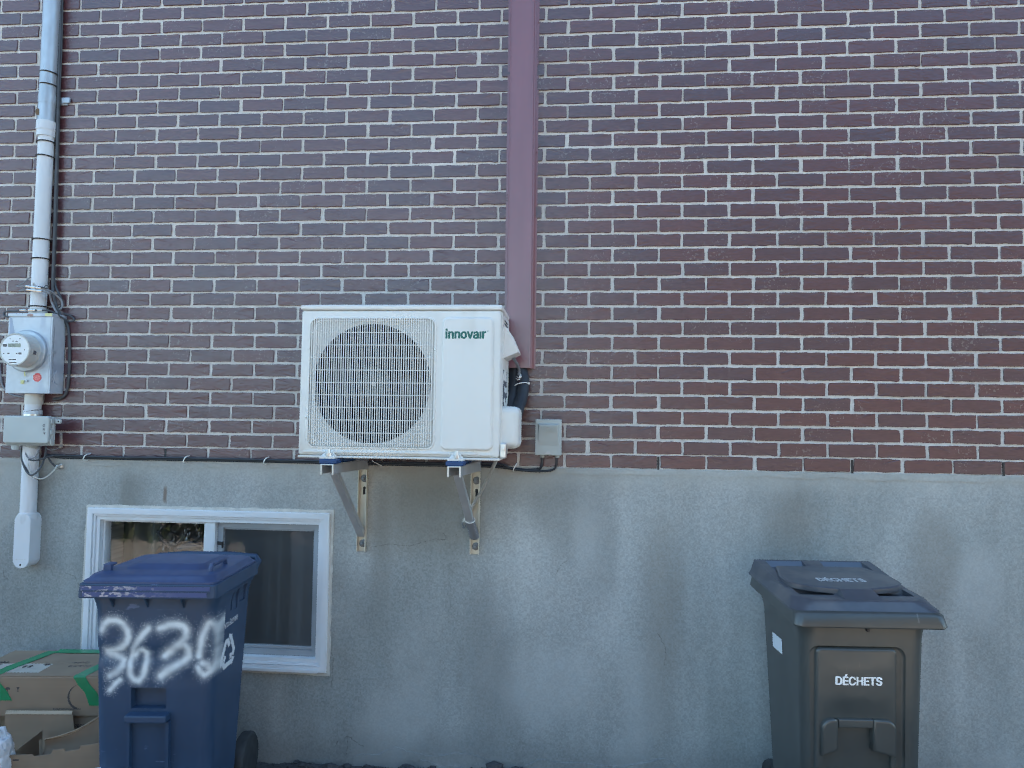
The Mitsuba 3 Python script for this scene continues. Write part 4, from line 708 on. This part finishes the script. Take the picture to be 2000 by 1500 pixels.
for x in (BX((-1.5634, -0.7467, 0.814)), BX((-1.4439, -0.7351, 0.8152)), BX((-1.3188, -0.7229, 0.8164))):
    bobj('rim_gusset', hull([(x-.004, -.772, .866), (x+.004, -.772, .866), (x-.003, -.810, .866), (x+.003, -.810, .866), (x-.002, -.770, .815), (x+.002, -.770, .815)]), 'mat_blue', R_)
rx0, rx1 = bcx-.2435, bcx+.2335
rim = loft([rg(.228, -.800, -.378, .866, .02, cx=bcx-.004), rg(.239, -.824, -.372, .866, .02, cx=bcx-.005), rg(.240, -.826, -.372, .872, .02, cx=bcx-.005), rg(.238, -.824, -.372, .911, .02, cx=bcx-.005), rg(.236, -.822, -.374, .914, .02, cx=bcx-.005)])
bobj('rim', rim, 'mat_blue', R_, smooth=25)
bobj('reflective_strip', cat(box(rx0+.014, rx1-.02, -.8275, -.8262, .894, .908), box(rx0+.02, rx1-.03, -.8275, -.8262, .872, .889)), 'mat_tape_worn', R_)
bobj('rim_band', cat(box(rx0+.008, rx1-.012, -.829, -.8265, .8895, .8935, .001), box(rx1-.018, rx1-.004, -.829, -.8262, .870, .911, .001)), 'mat_blue', R_)
LD = R_+'__lid'
lc = bcx-.006
lid = loft([rg(.232, -.818, -.372, .9145, .03, cx=lc), rg(.232, -.818, -.372, .921, .03, cx=lc), rg(.224, -.806, -.378, .927, .04, cx=lc), rg(.218, -.797, -.381, .937, .045, cx=lc), rg(.208, -.783, -.388, .941, .05, cx=lc), rg(.150, -.70, -.44, .9435, .05, cx=lc)])
bobj('shell', lid, 'mat_blue_lid', LD, smooth=28)
bobj('raised_panel', loft([rg(.160, -.715, -.43, .937, .04, cx=lc+.005), rg(.155, -.705, -.44, .944, .04, cx=lc+.005), rg(.125, -.672, -.46, .955, .03, cx=lc+.005), rg(.120, -.666, -.465, .957, .03, cx=lc+.005), rg(.02, -.58, -.55, .9575, .005, cx=lc+.005)]), 'mat_blue_lid', LD, smooth=28)
hxx = lc+.180
bobj('grip', tube([(hxx, -.722, .935), (hxx, -.722, .951), (hxx, -.716, .960), (hxx, -.70, .962), (hxx, -.60, .962), (hxx, -.586, .958), (hxx, -.58, .935)], .0085, 8), 'mat_blue_lid', LD, smooth=40)
bobj('grip', cat(box(lc-.198, lc-.170, -.735, -.715, .934, .966, .003), box(lc-.198, lc-.170, -.7145, -.690, .957, .966, .003)), 'mat_blue_lid', LD)
bobj('rear_handle', tube([(bcx-.215, -.385, .88), (bcx-.215, -.325, .905), (bcx-.20, -.305, .918), (bcx-.1, -.30, .925), (bcx+.1, -.30, .925), (bcx+.20, -.305, .918), (bcx+.215, -.325, .905), (bcx+.215, -.385, .88)], .013, 10), 'mat_blue', R_, smooth=40)
bobj('axle', tube([(bcx-.20, -.335, .108), (bcx+.20, -.335, .108)], .010, 10), 'mat_steel', R_, smooth=40)
bobj('axle_housing', hull([(bcx+s*.15, y, z) for s in (-1, 1) for y, z in ((-.48, .05), (-.48, .22), (-.325, .085), (-.325, .135))]), 'mat_blue', R_)
def wheel(cx, parent, sgn):
    c = (cx, -.335, .108)
    w = parent+'__'+'wheel' if False else None
    k = new(parent+'__wheel'); q = k
    scene[q+'__tyre'] = mikit.ply(bp_(lathe([(.080, -.022), (.098, -.0235), (.106, -.018), (.1085, -.010), (.1085, .010), (.106, .018), (.098, .0235), (.080, .022)], 44, 'x', c)), 'mat_rubber', smooth=30)
    scene[q+'__rim'] = mikit.ply(bp_(cat(lathe([(.0, -.010), (.081, -.012), (.082, .0), (.081, .012), (.03, .008), (.024, .022), (0, .023)], 44, 'x', c), *[hull([(cx+sgn*a, -.335+r_*math.cos(t)-.004*math.sin(t)*s_, .108+r_*math.sin(t)+.004*math.cos(t)*s_) for a in (.008, .017) for r_ in (.022, .080) for s_ in (-1, 1)]) for t in np.linspace(0, 2*math.pi, 9)[:-1]])), 'mat_rubber', smooth=30)
wheel(bcx+.187, R_, 1); wheel(bcx-.187, R_, -1)
# marks on the right-hand side
def arrow_band():
    out = []
    a = sg.Polygon([(-.62, -.30), (-.30, .26), (-.06, .26+.0), (-.06, .26), (.10, -.02), (-.10, -.14)]).buffer(0)
    tri = []
    for k in range(3):
        strip = sg.LineString([(-.10, .86), (-.36, .86), (-.86, -.02)]).buffer(.17, cap_style=2, join_style=2)
        strip = strip.union(sg.LineString([(-.38, .86), (.02, .86)]).buffer(.17, cap_style=2))
        head = sg.Polygon([(-1.12, .14), (-.56, -.18), (-.98, -.46)])
        fold = sg.Polygon([(.02, 1.03), (.30, .55), (.0, .38), (-.16, .66)])
        tri.append(sa.rotate(so.unary_union([strip, head, fold]).buffer(-.028), 120*k, origin=(0, .12)))
    return so.unary_union([tri[0], tri[1].difference(tri[0].buffer(.06)), tri[2].difference(tri[0].buffer(.06)).difference(tri[1].buffer(.06))])
sy_, sz_ = BY((-1.2107, -0.575, 0.6231)), 0.6231
sxn = bcx+.197+.018*(sz_-.03)/.845+.001
bobj('recycling_symbol', flat(sa.scale(arrow_band(), .072, .062, origin=(0, 0)), (sxn, sy_, sz_-.005), (0, 1, 0), (.024, 0, 1), .0009), 'mat_white_print', R_)
ty_, tz_ = BY((-1.2042, -0.62, 0.7232)), 0.7232
bobj('side_lettering', text('VTL \u00c9LITER', 0.018, .130, (sxn+.0012, ty_, tz_), (0, 1, .02), (.024, 0, 1), .0008), 'mat_white_print', R_)

# ---------------------------------------------------------------- grey garbage bin
def grey_color(p, n, uv):
    col = mi.Color3f(0.052, 0.058, 0.057)*(0.8+0.4*fbm(p.x*8, p.z*6, p.y*8))
    scr = smoothstep(.72, .80, fbm(p.x*60, p.z*14, p.y*30))*smoothstep(.55, .72, noise(p.x*6, p.z*5, 3.0))
    dust = smoothstep(.45, .8, fbm(p.x*3.5, p.z*3, 9.0))
    return mix(mix(col, (0.080, 0.078, 0.068), dust*.55), (0.20, 0.19, 0.18), scr*.6)
mat('mat_grey_bin', grey_color, rough=lambda p, n, uv: 0.24+0.16*fbm(p.x*26, p.z*26, p.y*26), spec=0.7)
mat('mat_grey_lid', lambda p, n, uv: mix((0.055, 0.062, 0.078), (0.085, 0.084, 0.092), smoothstep(.4, .75, fbm(p.x*9, p.y*9, 2.0)))*(0.9+0.2*fbm(p.x*60, p.y*60, p.z*60)), rough=0.30, spec=0.8)
mat('mat_white_letter', (0.80, 0.80, 0.80), rough=0.5)
mat('mat_recess_sky', (0.07, 0.085, 0.115), rough=0.25, spec=0.9)  # lid plastic made bluer: sky reflection put into its colour
G = thing('garbage_bin', 'dark grey wheeled garbage bin lettered DÉCHETS in front of the bare concrete', 'garbage bin')
GC, GA = np.array([1.0, -.455, 0.0]), math.radians(3.5)
def gp(m):
    """from the bin's own axes (front = -y) to where it stands"""
    m = m.copy(); v = m.vertices; m.vertices = np.c_[v[:, 0]*math.cos(GA)-v[:, 1]*math.sin(GA)+GC[0], v[:, 0]*math.sin(GA)+v[:, 1]*math.cos(GA)+GC[1], v[:, 2]]; return m
def lg(hx, yf, yb, z, r, n=14, cx=0.0):
    return zring(rrect(cx, (yf+yb)/2, hx, (yb-yf)/2, r, n), z)
def yfront(z): return -.198-.036*(z/.84)
rings = []
for z in np.r_[np.linspace(.02, .78, 24), np.linspace(.79, .850, 5)]:
    t = z/.84; rings.append(lg(.186+.020*t+max(0, (z-.78)/.06)**2*.012, yfront(z), .150+.078*t, z, .055, cx=-.006))
gb = mf(loft(rings))
def lean(m):
    m = m.copy(); v = m.vertices; v[:, 1] += yfront(v[:, 2]); m.vertices = v; return m
o_ = 1.016
P0, P1, PT = 0.8235-o_, 1.1407-o_, 0.7648
I0, I1, IT = 0.8466-o_, 1.1132-o_, 0.7598
gb = gb-mf(lean(cslab(rr2(P0, P1, .03, PT, .035, 8), -.06, .011, .010, 4)))
obj('body', gp(tm(gb)), 'mat_grey_bin', G, smooth=30)
AZ, BZ = 0.5244, 0.4981
pan = mf(lean(cslab(rr2(I0, I1, .05, IT, .018, 6), .03, -.004, .012, 5)))
def gx_(u): return u-o_
w0, w1, w2, w3 = 0.8614-o_, 0.9155-o_, 1.0291-o_, 1.1056-o_
pan = pan-mf(lean(eslab(sg.box(w0+.012, .0, w3-.012, AZ-.004), .024, -.2)))
pan = tm(pan.refine_to_length(.02)); v = pan.vertices; fr_ = v[:, 1] < yfront(v[:, 2])+.002; xm, xh = (I0+I1)/2, (I1-I0)/2; v[fr_, 1] -= .010*np.clip(1-((v[fr_, 0]-xm)/xh)**2, 0, 1)*np.clip((IT-v[fr_, 2])/.06, 0, 1)*np.clip((v[fr_, 2]-AZ-.01)/.06, 0, 1); pan.vertices = v
obj('front_panel', gp(pan), 'mat_grey_bin', G, smooth=30)
zt, zb, zl = 0.5298, 0.5019, 0.4223
def wing(a, b, flip):
    """one side of the arch: its outer shoulder a quarter round, its foot cut on a slant"""
    r = .034; arc = [(a+r-r*math.cos(t), zt-r+r*math.sin(t)) for t in np.linspace(0, math.pi/2, 9)]
    q = [(a, zl-.016), (b, zl+.006), (b, zt)]+arc[::-1]
    if flip: q = [(a+b-x, z) for x, z in q][::-1]
    return gp(lean(cslab(q, .010, -.021, .009, 5)))
obj('lift_wing', wing(w0, w1, False), 'mat_grey_bin', G, smooth=25)
obj('lift_wing', wing(w2, w3, True), 'mat_grey_bin', G, smooth=25)
obj('lift_bar', gp(lean(cslab([(w1+.0005, zb), (w2-.0005, zb), (w2-.0005, zt), (w1+.0005, zt)], -.004, -.0185, .005))), 'mat_grey_bin', G, smooth=25)
obj('front_lettering', gp(lean(cat(*[text('D\u00c9CHETS', .0262, 1.0590-0.9067-.002, (0.9066-o_+dx, -.0042, 0.6418), bold=True, depth=dp+.009) for dx, dp in ((0, .0006), (.001, .0008), (.002, .001))]))), 'mat_white_letter', G)
obj('side_sticker', gp(frame3(trimesh.creation.extrude_polygon(sg.box(-.050, -.026, .050, .026), .0008, engine='earcut'), (-.2095, .03, 0.6965), (0, -1, 0), (-.024, 0, 1))), 'mat_white_print', G)
def slope(m):
    """the lid rises towards its hinge"""
    m = m.copy(); v = m.vertices; v[:, 2] += .055*(v[:, 1]+.25); m.vertices = v; return m
rim = loft([lg(.215, -.232, .236, .842, .03), lg(.248, -.268, .245, .834, .03), lg(.252, -.272, .246, .840, .03), lg(.246, -.264, .246, .872, .035), lg(.238, -.252, .246, .880, .04), lg(.225, -.24, .24, .882, .04)])
obj('rim', gp(slope(rim)), 'mat_grey_bin', G, smooth=25)
for x in (-.0015,):
    obj('rim_clip', gp(box(x-.004, x+.004, -.244, -.232, .815, .836, .001)), 'mat_black', G)
GL = G+'__lid'
sh = mf(loft([lg(.247, -.245, .340, .872, .045), lg(.247, -.245, .340, .880, .045), lg(.236, -.230, .340, .892, .06), lg(.226, -.220, .340, .905, .07), lg(.216, -.208, .340, .909, .07)]))
sh = sh-mf(box(-.5, .5, .2525, .6, .8, 1.0))
for s in (-1, 1):
    sh = sh-mf(hull([(x, y, z) for x in (s*.075, s*.195) for y, z in ((-.165, .93), (-.06, .93), (-.150, .893), (-.075, .893))]))
obj('shell', gp(slope(tm(sh))), 'mat_grey_lid', GL, smooth=28)
th = np.linspace(math.pi, 2*math.pi, 30)
dpl = sg.Polygon([(.205*math.cos(a), -.03+.115*math.sin(a)) for a in th]+[(.205, .02), (.165, .165), (-.17, .165), (-.205, .02)])
pl = mf(zslab(dpl, .9093, .922))
sm_ = [np.c_[np.array(q.exterior.coords)[:-1], np.full(len(q.exterior.coords)-1, z)] for q, z in ((dpl.segmentize(.01), .9093),)]
hp = [(x, y, .9093) for x, y in dpl.exterior.coords]+[(x, y, .925) for x, y in dpl.exterior.coords]+[(x, y, .929) for x, y in dpl.buffer(-.006).exterior.coords]
obj('raised_panel', gp(slope(hull(hp))), 'mat_grey_lid', GL, smooth=28)
obj('front_block', gp(slope(hull([(x, y, z) for x, y, z in ((-.062, -.205, .9093), (.062, -.205, .9093), (-.062, -.12, .9093), (.062, -.12, .9093), (-.055, -.150, .9285), (.055, -.150, .9285), (-.055, -.12, .9285), (.055, -.12, .9285))]))), 'mat_grey_lid', GL)
obj('hinge_ridge', gp(slope(cat(box(-.222, .222, .2405, .2518, .9095, .931, .002), *[hull([(x, y, z) for x in (a, b) for y, z in ((.150, .9095), (.240, .9095), (.205, .9265), (.240, .9305))]) for a, b in ((-.044, .024),)]))), 'mat_grey_lid', GL)
for sg_ in (-1, 1):
    obj('side_rail', gp(slope(hull([(sg_*x, y, z) for x, y, z in ((.2395, .2515, .890), (.226, .2515, .931), (.188, .2515, .931), (.186, .2515, .9095), (.2395, .10, .890), (.222, .10, .9155), (.192, .10, .9135), (.190, -.06, .9092), (.216, -.06, .9092))]))), 'mat_grey_lid', GL, smooth=25)
for s0, s1 in ((-.1875, -.0445), (.0245, .1875)):
    obj('handle_recess', gp(slope(hull([(x, y, z) for x in (s0, s1) for y, z in ((.216, .9095), (.240, .9095), (.2365, .9285), (.240, .9285))]))), 'mat_recess_sky', GL)
lm = cat(*[text('D\u00c9CHETS', .040, .168, (-.088+dx, -.055, .9293), (1, 0, 0), (0, 1, 0), dp, bold=True) for dx, dp in ((0, .0006), (.0015, .0008))])
obj('lid_lettering', gp(slope(lm)), mat('mat_faded_letter', lambda p, n, uv: mi.Color3f(0.42, 0.42, 0.43)*(0.7+0.5*fbm(p.x*40, p.y*40, 1.0)), rough=.5), GL)
def gwheel(sgn):
    k = new(G+'__wheel'); c = (sgn*.165, .20, .10)
    scene[k+'__tyre'] = mikit.ply(gp(lathe([(.075, -.022), (.095, -.0235), (.100, -.012), (.100, .012), (.095, .0235), (.075, .022)], 40, 'x', c)), 'mat_rubber', smooth=30)
    scene[k+'__rim'] = mikit.ply(gp(lathe([(0, -.012), (.076, -.012), (.076, .012), (.02, .010), (0, .02)], 40, 'x', c)), 'mat_rubber', smooth=30)
gwheel(-1); gwheel(1)
obj('rear_handle', gp(tube([(-.20, .235, .86), (-.20, .285, .90), (-.1, .30, .915), (.1, .30, .915), (.20, .285, .90), (.20, .235, .86)], .013, 10)), 'mat_grey_bin', G, smooth=40)

# ---------------------------------------------------------------- cardboard boxes on the left
def card(p, n, uv):
    flute = 0.97+0.05*noise(p.x*3, p.z*160, p.y*3)
    return mi.Color3f(0.27, 0.195, 0.135)*(0.80+0.3*fbm(p.x*9, p.z*9, p.y*9))*flute
mat('mat_card', card, rough=0.85)
mat('mat_card_dark', lambda p, n, uv: mi.Color3f(0.21, 0.165, 0.115)*(0.8+0.3*fbm(p.x*9, p.z*9, p.y*9)), rough=0.85)
mat('mat_card_pale', lambda p, n, uv: mi.Color3f(0.42, 0.34, 0.25)*(0.85+0.25*fbm(p.x*16, p.z*16, p.y*16)), rough=0.8)
mat('mat_green_tape', lambda p, n, uv: mi.Color3f(0.015, 0.205, 0.085)*(0.85+0.3*fbm(p.x*30, p.z*30, p.y*30)), rough=0.28)
mat('mat_clear_tape', lambda p, n, uv: mi.Color3f(0.46, 0.42, 0.36)*(0.85+0.25*fbm(p.x*40, p.z*40, p.y*40)), rough=0.16, spec=0.7)
mat('mat_ink', (0.07, 0.06, 0.055), rough=0.8)
def yawed(cx, cy, a):
    a = math.radians(a); ca, sa_ = math.cos(a), math.sin(a)
    def f(m):
        m = m.copy(); v = m.vertices; m.vertices = np.c_[v[:, 0]*ca-v[:, 1]*sa_+cx, v[:, 0]*sa_+v[:, 1]*ca+cy, v[:, 2]]; return m
    return f
TB = thing('taped_box', 'closed cardboard box strapped with green tape on top of the cardboard pile', 'cardboard box')
q1 = yawed(-2.02, -.228, 6.5)
bw, bd, tz0, tz1 = .80, .335, .288, .444
obj('carton', q1(box(-bw/2, bw/2, -bd/2, bd/2, tz0, tz1, .004)), 'mat_card', TB)
obj('flap', q1(cat(box(-bw/2+.004, bw/2-.004, -bd/2+.003, .003, tz1+.0005, tz1+.0035, .001), box(-bw/2+.004, bw/2-.004, .0045, bd/2-.003, tz1+.0005, tz1+.0035, .001))), 'mat_card', TB)
def ribbon(pts, wv, t=.0012):
    """a strip of tape through pts, wv its half width vector"""
    p = np.asarray(pts, float); w = np.broadcast_to(np.asarray(wv, float), p.shape); d = np.gradient(p, axis=0); n = np.cross(w, d); n /= np.linalg.norm(n, axis=1, keepdims=True)
    return loft([np.array([a-b, a+b, a+b+c*t, a-b+c*t]) for a, b, c in zip(p, w, n)])
yf_ = -bd/2-.0012; zt_ = tz1+.0048
for x, x2, dn in ((-.265, -.205, .352), (.085, .150, .332)):
    obj('green_tape', q1(ribbon([(x+.045, .152, zt_), (x+.03, .06, zt_+.002), (x, -.06, zt_+.001), (x-.015, -bd/2+.004, zt_), (x-.015, yf_-.0008, tz1-.001), (x+.004, yf_-.001, tz1-.03), (x+(x2-x)*.5, yf_-.001, tz1-.06), (x2-.012, yf_-.001, dn)], (.024, 0, 0))), 'mat_green_tape', TB, smooth=40)
obj('green_tape', q1(ribbon([(-.20, .150, zt_+.002), (-.12, .140, zt_+.004), (.0, .142, zt_+.003), (.12, .143, zt_+.005), (.24, .142, zt_+.003), (.38, .142, zt_+.002)], (0, .022, .001))), 'mat_green_tape', TB, smooth=40)
obj('clear_tape', q1(cat(ribbon([(-.40, -.075, tz1+.0036), (-.29, -.074, tz1+.0045), (-.21, -.07, tz1+.0038), (-.12, -.072, tz1+.0036)], (0, .055, 0), .0006))), 'mat_clear_tape', TB, smooth=40)
def two_arrows(s):
    a = sg.Polygon([(-.15, 0), (.15, 0), (.15, .6), (.32, .6), (0, 1), (-.32, .6), (-.15, .6)])
    return sa.scale(so.unary_union([sa.translate(a, -.38), sa.translate(a, .38)]), s, s, origin=(0, 0))
def umbrella(s):
    c = sg.Point(0, .45).buffer(.5).intersection(sg.box(-1, .45, 1, 2)); return sa.scale(so.unary_union([c, sg.box(-.05, 0, .05, .5), sg.box(-.2, 0, .05, .08)]), s, s, origin=(0, 0))
def glass_mark(s):
    return sa.scale(so.unary_union([sg.Polygon([(-.35, 1), (.35, 1), (.12, .45), (-.12, .45)]), sg.box(-.05, .1, .05, .5), sg.box(-.25, 0, .25, .1)]), s, s, origin=(0, 0))
fy = -bd/2-.0004
FR = lambda poly, x, z: q1(flat(poly, (x, fy, z), depth=.0004))
obj('printed_marks', cat(FR(two_arrows(.022), -.255, .383), FR(umbrella(.020), -.212, .385), FR(glass_mark(.018), -.172, .386), FR(sg.box(-.37, 0, -.31, .014), 0, .408), FR(sg.box(-.36, 0, -.315, .006), 0, .392), FR(sg.box(-.36, 0, -.33, .004), 0, .382),
    FR(sg.Point(0, 0).buffer(.05).difference(sg.Point(.004, .004).buffer(.047)).intersection(sg.box(-.06, -.05, -.01, .06)), .075, .365), FR(sg.box(-.05, 0, .06, .003), .02, .317)), 'mat_ink', TB)
obj('top_marks', cat(*[q1(flat(pg, (x, y, tz1+.0052), (1, 0, 0), (0, 1, 0), .0004)) for pg, x, y in ((two_arrows(.030), -.205, -.07), (umbrella(.026), -.14, -.045), (sg.box(0, 0, .06, .014), -.375, -.01), (sg.box(0, 0, .05, .007), -.375, -.035))]), 'mat_ink', TB)
def hand(pts, o):
    return cat(*[q1(ribbon([(o[0]+x, o[1]+y, tz1+.0050) for x, y in st], (.0009, .0009, 0), .0005)) for st in pts])
wr = [[(i*.012+.004*math.sin(i*1.9+j), .008*math.sin(i*2.6+j)) for i in np.linspace(0, 6.5, 34)] for j in (0, 2)]
obj('handwriting', cat(q1(text('Cuis.', .018, .072, (.018, .012, tz1+.0037), (-1, -.12, 0), (.12, -1, 0), .0005)), q1(text('Chamb', .020, .088, (.045, -.030, tz1+.0037), (-1, -.12, 0), (.12, -1, 0), .0005))), 'mat_ink', TB)
BB = thing('printed_box', 'brown cardboard box printed with recycling words under the taped box', 'cardboard box')
q2 = yawed(-1.80, -.22, 5)
obj('carton', q2(box(-.215, .215, -.145, .145, 0.0, .287, .004)), 'mat_card', BB)
fy2 = -.1456
def F2(m): return q2(m)
px = -1.9634+1.80
obj('lettering', cat(*[F2(text(s, .0125, w, (px, fy2, z), depth=.0004, bold=True)) for s, w, z in (('PRODUCTS ARE', .128, .242), ('IN RECYCLED', .118, .221), ('BOARDS.', .080, .200))]), 'mat_ink', BB)
ang = np.linspace(.15, 2.95, 30)
obj('printed_arc', F2(ribbon([(px+.055+.062*math.cos(a), fy2-.0002, .108+.062*math.sin(a)) for a in ang], [(.003*math.cos(a), 0, .003*math.sin(a)) for a in ang], .0004)), 'mat_ink', BB)
SB = thing('dark_box', 'dark flattened carton under the left end of the taped box', 'cardboard box')
obj('carton', yawed(-2.36, -.24, 4)(box(-.24, .20, -.12, .13, 0, .284, .004)), 'mat_card_dark', SB)
OC = thing('open_carton', 'open cardboard carton with torn flaps in front of the other boxes', 'cardboard box')
q3 = yawed(-1.845, -.545, 10)
# walls with cut-outs
fw = sg.Polygon([(-.165, 0), (.20, 0), (.20, .304), (.165, .300), (.095, .290), (.082, .290), (.079, .277), (.030, .270), (.026, .281), (-.014, .277), (-.018, .262), (-.078, .256), (-.082, .263), (-.165, .262)])
obj('front_wall', q3(eslab(fw, -.105, -.109)), 'mat_card', OC)
obj('back_wall', yawed(-2.07, -.43, 4)(eslab(sg.Polygon([(-.135, 0), (.16, 0), (.158, .20), (.138, .318), (-.13, .316)]), .002, -.002)), 'mat_card', OC)
obj('side_wall', q3(box(-.1695, -.1655, -.1045, .1205, 0, .258)), 'mat_card', OC)
obj('side_wall', q3(box(.196, .2, -.1045, .1205, 0, .268)), 'mat_card', OC)
obj('fold_edge', yawed(-2.07, -.43, 4)(ribbon([(-.129, -.002, .314), (-.05, -.003, .316), (.05, -.003, .317), (.137, -.002, .318)], (0, .003, .006), .002)), 'mat_card_pale', OC)
u_, v_ = np.meshgrid(np.linspace(0, 1, 24), np.linspace(0, 1, 16), indexing='ij')
xa = -.095+.185*u_+.012*v_*(1-u_); zt2 = .281+.012*u_+.050*u_**2.4; zb2 = .215-.02*u_
P = np.stack([xa+.012*(1-v_), -.030-.055*v_*0+.055*u_+.022*np.sin(math.pi*v_)*(1-u_)-.03*(1-v_), zb2+(zt2-zb2)*v_], -1).reshape(-1, 3); I = np.arange(24*16).reshape(24, 16)
f = np.stack([I[:-1, :-1], I[1:, :-1], I[1:, 1:], I[:-1, 1:]], -1).reshape(-1, 4); f = np.vstack([f[:, [0, 1, 2]], f[:, [0, 2, 3]]])
obj('torn_flap', q3(trimesh.Trimesh(np.vstack([P, P+[.0, .004, 0]]), np.vstack([f, f[:, ::-1]+len(P)]), process=False)), 'mat_card', OC, smooth=True)
tp = P.reshape(24, 16, 3)[:, -1]
obj('flap_edge', q3(ribbon(tp+np.array([0, .002, .0015])-np.array([0, 0, .013])*np.sin(np.linspace(0, 1, 24)*math.pi)[:, None]*.6, np.c_[np.zeros(24), -.004-.004*np.sin(np.linspace(0, 1, 24)*3.1), .012*np.sin(np.linspace(0.05, 1, 24)*3.0)], .002)), 'mat_card_pale', OC, smooth=40)
obj('flap_side', q3(hull([(-.100, -.035, .285), (-.094, -.028, .285), (-.082, -.06, .20), (-.065, -.055, .20), (-.1, -.02, .20)])), 'mat_card_dark', OC)
obj('tape_mark', q3(cat(flat(sg.box(0, 0, .020, .006), (-.15, -.1092, .242), depth=.0004), flat(sg.box(0, 0, .022, .009), (.155, -.1092, .272), depth=.0004))), 'mat_ink', OC)
mat('mat_bag', lambda p, n, uv: mi.Color3f(0.66, 0.67, 0.70)*(0.85+0.2*fbm(p.x*20, p.z*20, p.y*20)), rough=0.35)
def crumple(seed, sc, c):
    m = trimesh.creation.icosphere(4); v = m.vertices; n_ = meshkit.fbm(v*1.9+seed, 4, seed); r_ = np.abs(meshkit.fbm(v*3.7+seed, 3, seed+9)-.5)
    m.vertices = v*(0.62+.6*n_-.5*r_)[:, None]*np.array(sc)+np.array(c); return m
tag(obj('white_bag', crumple(3, (.055, .08, .12), (-2.0206, -0.7, 0.2461)), 'mat_bag', smooth=35), 'crumpled white plastic bag at the left edge beside the open carton', 'plastic bag')
tag(obj('paper_scrap', crumple(8, (.05, .05, .035), (-1.6121, -.74, 0.2287)), 'mat_bag', smooth=35), 'scrap of white paper at the foot of the blue bin', 'paper')
# ---------------------------------------------------------------- added house outside the frame: blocks low sky on the right, bounces sunlight
def nb_color(p, n, uv):
    c = dr.floor(p.z/0.07); r = cell_rand(dr.floor(p.x/0.21+0.5*(c-2*dr.floor(c*.5))), c, 4)
    return mix((0.15, 0.13, 0.11), (0.20, 0.17, 0.145), r)
mat('mat_added_neighbour', nb_color, rough=0.85)
N = thing('added_neighbour_house', 'unseen tan brick house added across the driveway to block low sky and bounce sunlight', 'house')
obj('wall', box(0.8, 15, -20, -10, -0.3, 6.6), 'mat_added_neighbour', N)
obj('roof', hull([(0.4, -20.4, 6.61), (15.4, -20.4, 6.61), (0.4, -9.6, 6.61), (15.4, -9.6, 6.61), (3, -15, 8.6), (13, -15, 8.6)]), 'mat_dark', N)
for x in (3.2, 7.6, 12.4):
    obj('window', cat(box(x-.6, x+.6, -10.02, -9.97, 2.6, 4.0)), 'mat_black', N)
    obj('window_frame', cat(box(x-.68, x+.68, -10.01, -9.94, 4.0, 4.08), box(x-.68, x+.68, -10.01, -9.94, 2.52, 2.6), box(x-.68, x-.6, -10.01, -9.94, 2.6, 4.0), box(x+.6, x+.68, -10.01, -9.94, 2.6, 4.0)), 'mat_white_paint', N)
mat('mat_added_hedge', lambda p, n, uv: mix((0.018, 0.030, 0.012), (0.055, 0.085, 0.03), noise(p.x*24, p.y*24, p.z*24)), rough=0.7)
hg = np.random.default_rng(5); hv, hf = [], []  # leaf mass out of view, added to darken what the panes reflect
for i in range(14000):
    c = np.array([hg.uniform(-13, -1.2), hg.uniform(-6.3, -5.2), 0]); c[2] = hg.uniform(0, 1.45+.15*math.sin(c[0]*2.1)); d1, d2 = hg.normal(size=3), hg.normal(size=3)
    d1 *= .07/np.linalg.norm(d1); d2 *= .045/np.linalg.norm(d2); k = len(hv)*4; hv.append([c-d1, c-d2, c+d1, c+d2]); hf += [(k, k+1, k+2), (k, k+2, k+3)]
tag(obj('added_hedge', trimesh.Trimesh(np.array(hv).reshape(-1, 3), hf, process=False), 'mat_added_hedge'), 'unseen dark green foliage added across the driveway to dim the window pane reflection', 'added_hedge')
